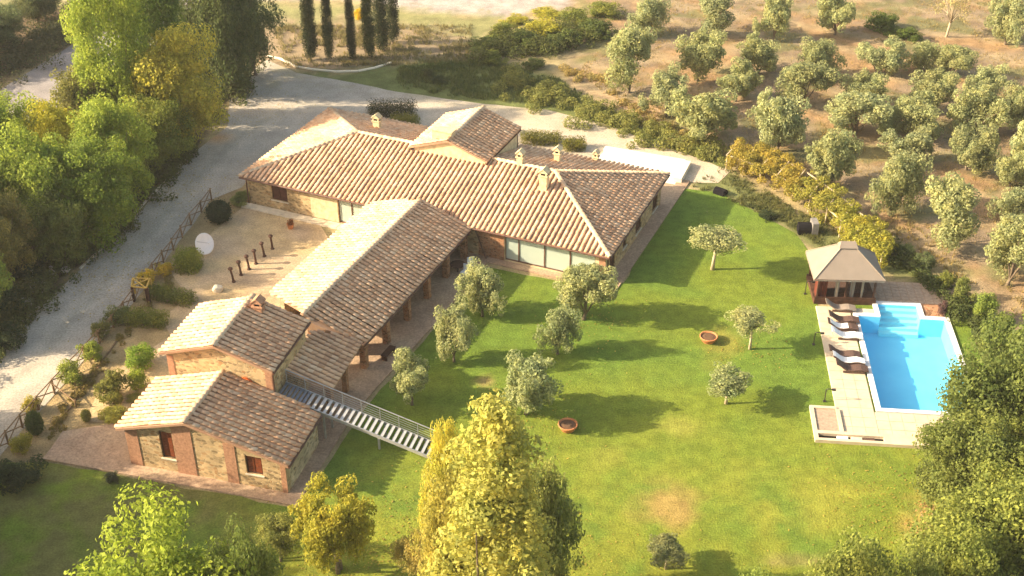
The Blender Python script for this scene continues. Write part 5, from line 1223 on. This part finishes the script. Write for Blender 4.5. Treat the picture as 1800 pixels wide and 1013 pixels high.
# scrub banks: one mass each
def scrub(name, px_pts, col, n_l, r_rng, leaves, label, leaf=.16, z=.2):
    rs = np.random.RandomState(len(name) + n_l); lumps = []
    for _ in range(n_l):
        i = rs.randint(len(px_pts) - 1) if len(px_pts) > 1 else 0
        (x0, y0, w0), (x1, y1, w1) = px_pts[i], px_pts[i + 1]; t_ = rs.rand(); x = x0 + (x1 - x0) * t_ + rs.normal() * (w0 + (w1 - w0) * t_) * .5; y = y0 + (y1 - y0) * t_ + rs.normal() * (w0 + (w1 - w0) * t_) * .3
        p = G(x, y); r = rs.uniform(*r_rng); lumps.append((p.x, p.y, r * .55, r))
    V, F_ = leaf_cloud(rs, lumps, leaves, leaf, .85, .05); o = bpy.data.objects.new(name, np_mesh(name, V, F_, 'leaf')); C.objects.link(o); o.color = (*col, 1)
    return tag(o, label, None, None, 'stuff')
scrub('bank_scrub', [(880, 140, 34), (960, 170, 34), (1060, 205, 30), (1150, 240, 34), (1230, 265, 30), (1270, 285, 12)], (.27, .28, .08), 150, (.3, .9), 34000, 'rough green scrub along the bank above the curving drive')
scrub('bank_scrub', [(990, 130, 18), (1050, 140, 18), (1180, 250, 20), (1240, 260, 20)], (.42, .33, .12), 60, (.25, .6), 8000, 'dry yellow brown scrub on the bank', .14)
scrub('thicket', [(835, 100, 20), (900, 90, 26), (980, 80, 36), (1050, 60, 40)], (.15, .17, .05), 70, (.6, 1.3), 18000, 'dark green thicket of bushes at the top centre', .18)
TLAB = ['dark bush at the left end of the top thicket beside the dry grass', 'mid green bush second from the left in the top thicket', 'dark bush low in the left half of the top thicket', 'yellow bush in the middle of the top thicket', 'dark bush low in the middle of the top thicket',
 'green bush at the upper right of the thicket below the pale field', 'dark bush at the right end of the thicket beside the first grove olive', 'yellow topped bush at the upper left of the thicket against the pale field', 'small yellow bush at the top of the thicket against the pale field', 'green bush at the top right tip of the thicket by the frame edge', 'small green bush below the left end of the thicket', 'lowest dark bush under the middle of the thicket']
for i, (bx, by, ty, w_, c_) in enumerate(((850, 98, 62, 62, 0), (885, 84, 40, 70, 1), (920, 100, 52, 66, 0), (955, 78, 28, 76, 2), (990, 96, 50, 64, 0), (1012, 60, 14, 72, 1), (1048, 82, 34, 66, 0), (905, 50, 24, 54, 2), (965, 40, 12, 58, 2), (1065, 40, 0, 60, 1), (870, 120, 88, 48, 1), (935, 128, 100, 44, 0))):
    place(BU[i % 3], bx, by, ty, w_, ((.10, .13, .035), (.19, .21, .045), (.36, .34, .05))[c_], 'thicket_bush', TLAB[i], 'bush', 'thicket bushes at the top centre')
scrub('undergrowth', [(330, 270, 14), (270, 330, 30), (180, 420, 40), (90, 480, 40), (20, 570, 40), (-60, 680, 40)], (.13, .15, .05), 170, (.4, 1.0), 26000, 'dark undergrowth of the wood left of the drive', .18)
scrub('undergrowth', [(-60, 160, 50), (40, 100, 50), (120, 50, 40), (170, 20, 20)], (.10, .11, .05), 120, (.6, 1.4), 16000, 'dark low growth on the bank above the asphalt road', .2)
scrub('undergrowth', [(120, 240, 30), (250, 230, 40), (380, 170, 40), (440, 140, 20)], (.12, .14, .05), 90, (.5, 1.2), 16000, 'undergrowth between the asphalt road and the drive', .2)
scrub('flower_bed', [(88, 770, 12), (130, 700, 14), (180, 640, 14), (230, 570, 10), (300, 500, 10), (360, 420, 8)], (.27, .22, .07), 110, (.12, .3), 8000, 'low dry planting along the rustic fence', .1)
scrub('undergrowth', [(1640, 860, 20), (1720, 780, 40), (1760, 700, 40), (1740, 900, 50), (1700, 1000, 50)], (.14, .17, .045), 110, (.6, 1.5), 22000, 'undergrowth of the wood right of the pool', .18)
scrub('hedge_line', [(1560, 440, 10), (1620, 486, 14), (1690, 545, 20), (1760, 620, 24)], (.10, .13, .04), 70, (.4, .8), 14000, 'low continuous growth under the hedge shrubs right of the pool', .15)

# grass tufts on the dry slopes
def tufts(name, poly, n, col, label, h=(.12, .4), seed=1, dens=None):
    rs = np.random.RandomState(seed); P_ = np.array([G(x, y)[:2] for x, y in poly]); lo, hi = P_.min(0), P_.max(0)
    q = rs.rand(n * 4, 2) * (hi - lo) + lo; q = q[sdist(q[:, 0], q[:, 1], P_) > 0]; nn = fbm(q[:, 0] * .3 + 7, q[:, 1] * .3)
    q = q[rs.rand(len(q)) < np.clip((nn - .3) * 4, .05, 1)][:n]; n = len(q); B_ = 6
    c = np.repeat(q, B_, 0) + rs.normal(0, .12, (n * B_, 2)); hh = rs.uniform(*h, n * B_); ang = rs.rand(n * B_) * 6.283; wd = .05
    ln = rs.normal(0, .12, (n * B_, 2))
    z0 = np.zeros(n * B_) + .02
    V = np.stack([np.c_[c[:, 0] - np.cos(ang) * wd, c[:, 1] - np.sin(ang) * wd, z0], np.c_[c[:, 0] + np.cos(ang) * wd, c[:, 1] + np.sin(ang) * wd, z0], np.c_[c + ln, hh + .1]], 1).reshape(-1, 3)
    o = bpy.data.objects.new(name, np_mesh(name, V, np.arange(3 * n * B_).reshape(-1, 3), 'leaf')); C.objects.link(o); o.color = (*col, 1); tag(o, label, None, None, 'stuff')
tufts('dry_grass', [(1010, 130), (1180, -20), (1850, -20), (1850, 620), (1600, 430), (1290, 280), (1180, 240)], 6500, (.36, .28, .11), 'tufts of dry grass between the grove trees')
tufts('dry_grass', [(480, 45), (830, 45), (830, 110), (700, 115), (500, 120)], 1500, (.25, .22, .10), 'dry grass around the cypresses', seed=2)
tufts('green_grass', [(700, 120), (850, 105), (980, 140), (1100, 215), (960, 186), (820, 172), (700, 155)], 2200, (.15, .18, .06), 'rough green grass between drive and thicket', seed=3)
tufts('green_grass', [(1215, 328), (1275, 292), (1400, 370), (1560, 440), (1440, 435), (1395, 402), (1300, 360)], 1500, (.16, .17, .06), 'rough grass on the bank below the pergola', (.08, .2), seed=4)

# fallen leaves
def litter(name, spots, n, col, label, seed):
    rs = np.random.RandomState(seed); P_ = []
    for bx, by, rad, k in spots:
        c = G(bx, by); P_.append(np.c_[rs.normal(0, rad, (k, 2)) + np.array([c.x, c.y]), np.full(k, .03)])
    P_ = np.concatenate(P_); n = len(P_); a = rs.rand(n) * 6.283; s_ = rs.uniform(.04, .09, n)[:, None]; e = np.c_[np.cos(a), np.sin(a), rs.normal(0, .2, n)]; f = np.c_[-np.sin(a), np.cos(a), rs.normal(0, .2, n)]
    V = np.stack([P_ - e * s_, P_ - f * s_ * .6, P_ + e * s_, P_ + f * s_ * .6], 1).reshape(-1, 3) + np.array([0, 0, .02])
    o = bpy.data.objects.new(name, np_mesh(name, V, np.arange(4 * n).reshape(n, 4), 'leaf')); C.objects.link(o); o.color = (*col, 1); tag(o, label, None, None, 'stuff')
litter('fallen_leaves', [(880, 1040, 5, 1500), (770, 960, 3, 500), (600, 990, 2.5, 400), (1600, 900, 3, 700), (300, 330, 3, 700), (420, 190, 3.5, 700), (180, 480, 3, 600), (1026, 562, 2, 200), (925, 728, 2, 200), (1320, 614, 1.5, 150)], 0, (.42, .32, .08), 'scattered fallen leaves under the trees', 4)

# vine pergola
pg = [G(x, y) for x, y in ((1276, 300), (1335, 322), (1392, 352), (1450, 395), (1500, 440), (1545, 478))]
off = [G(x, y) - G(x2, y2) for (x, y), (x2, y2) in (((1330, 290), (1310, 312)),)][0]
per = thing('vine_pergola', pg[2], 'long timber pergola covered in yellow vines between the grove and the lawn', 'pergola')
path = []
for a, b2 in zip(pg, pg[1:]):
    k = max(1, round((b2 - a).length / 2.2)); path += [a.lerp(b2, j / k) for j in range(k)]
path.append(pg[-1])
for p in path:
    for q in (p, p + off): MB().tube([q, q + Vector((0, 0, 1.6))], .06, 6).build('post', 'pale_wood', per)
    MB().bar(p - off * .1 + Vector((0, 0, 1.66)), p + off * 1.1 + Vector((0, 0, 1.66)), .09, .1).build('crossbeam', 'pale_wood', per)
for a, b2 in zip(path, path[1:]):
    for q in (Vector((0, 0, 1.55)), off + Vector((0, 0, 1.55))): MB().bar(a + q, b2 + q, .09, .09).build('beam', 'pale_wood', per)
rs = np.random.RandomState(9)
for g_i, (f0, f1, dn) in enumerate(((0, .42, 120), (.42, .68, 60), (.68, 1.0, 110))):
    lumps = []
    for _ in range(dn):
        f = (f0 + (f1 - f0) * rs.rand()) * (len(path) - 1); i = min(int(f), len(path) - 2); p = path[i].lerp(path[i + 1], f - i) + off * rs.uniform(-.25, 1.25)
        z = 1.72 if rs.rand() < .6 else rs.uniform(.3, 1.5); lumps.append((p.x - pg[2].x, p.y - pg[2].y, z, rs.uniform(.32, .62)))
    V, F_ = leaf_cloud(rs, lumps, dn * 150, .14, .6, .1); o = bpy.data.objects.new('vine', np_mesh('vine', V, F_, 'leaf')); C.objects.link(o); o.parent = per
    o.color = (*((.42, .345, .07), (.38, .36, .07), (.42, .40, .065))[g_i], 1)

# tidy: prototypes that were never used, helper properties
for o in [q for q in bpy.data.objects if '_proto' in q.name]:
    for ch in list(o.children): bpy.data.objects.remove(ch)
    bpy.data.objects.remove(o)
for o in bpy.data.objects:
    for k in ('_W', '_H', '_cb', '_n'):
        if k in o: del o[k]
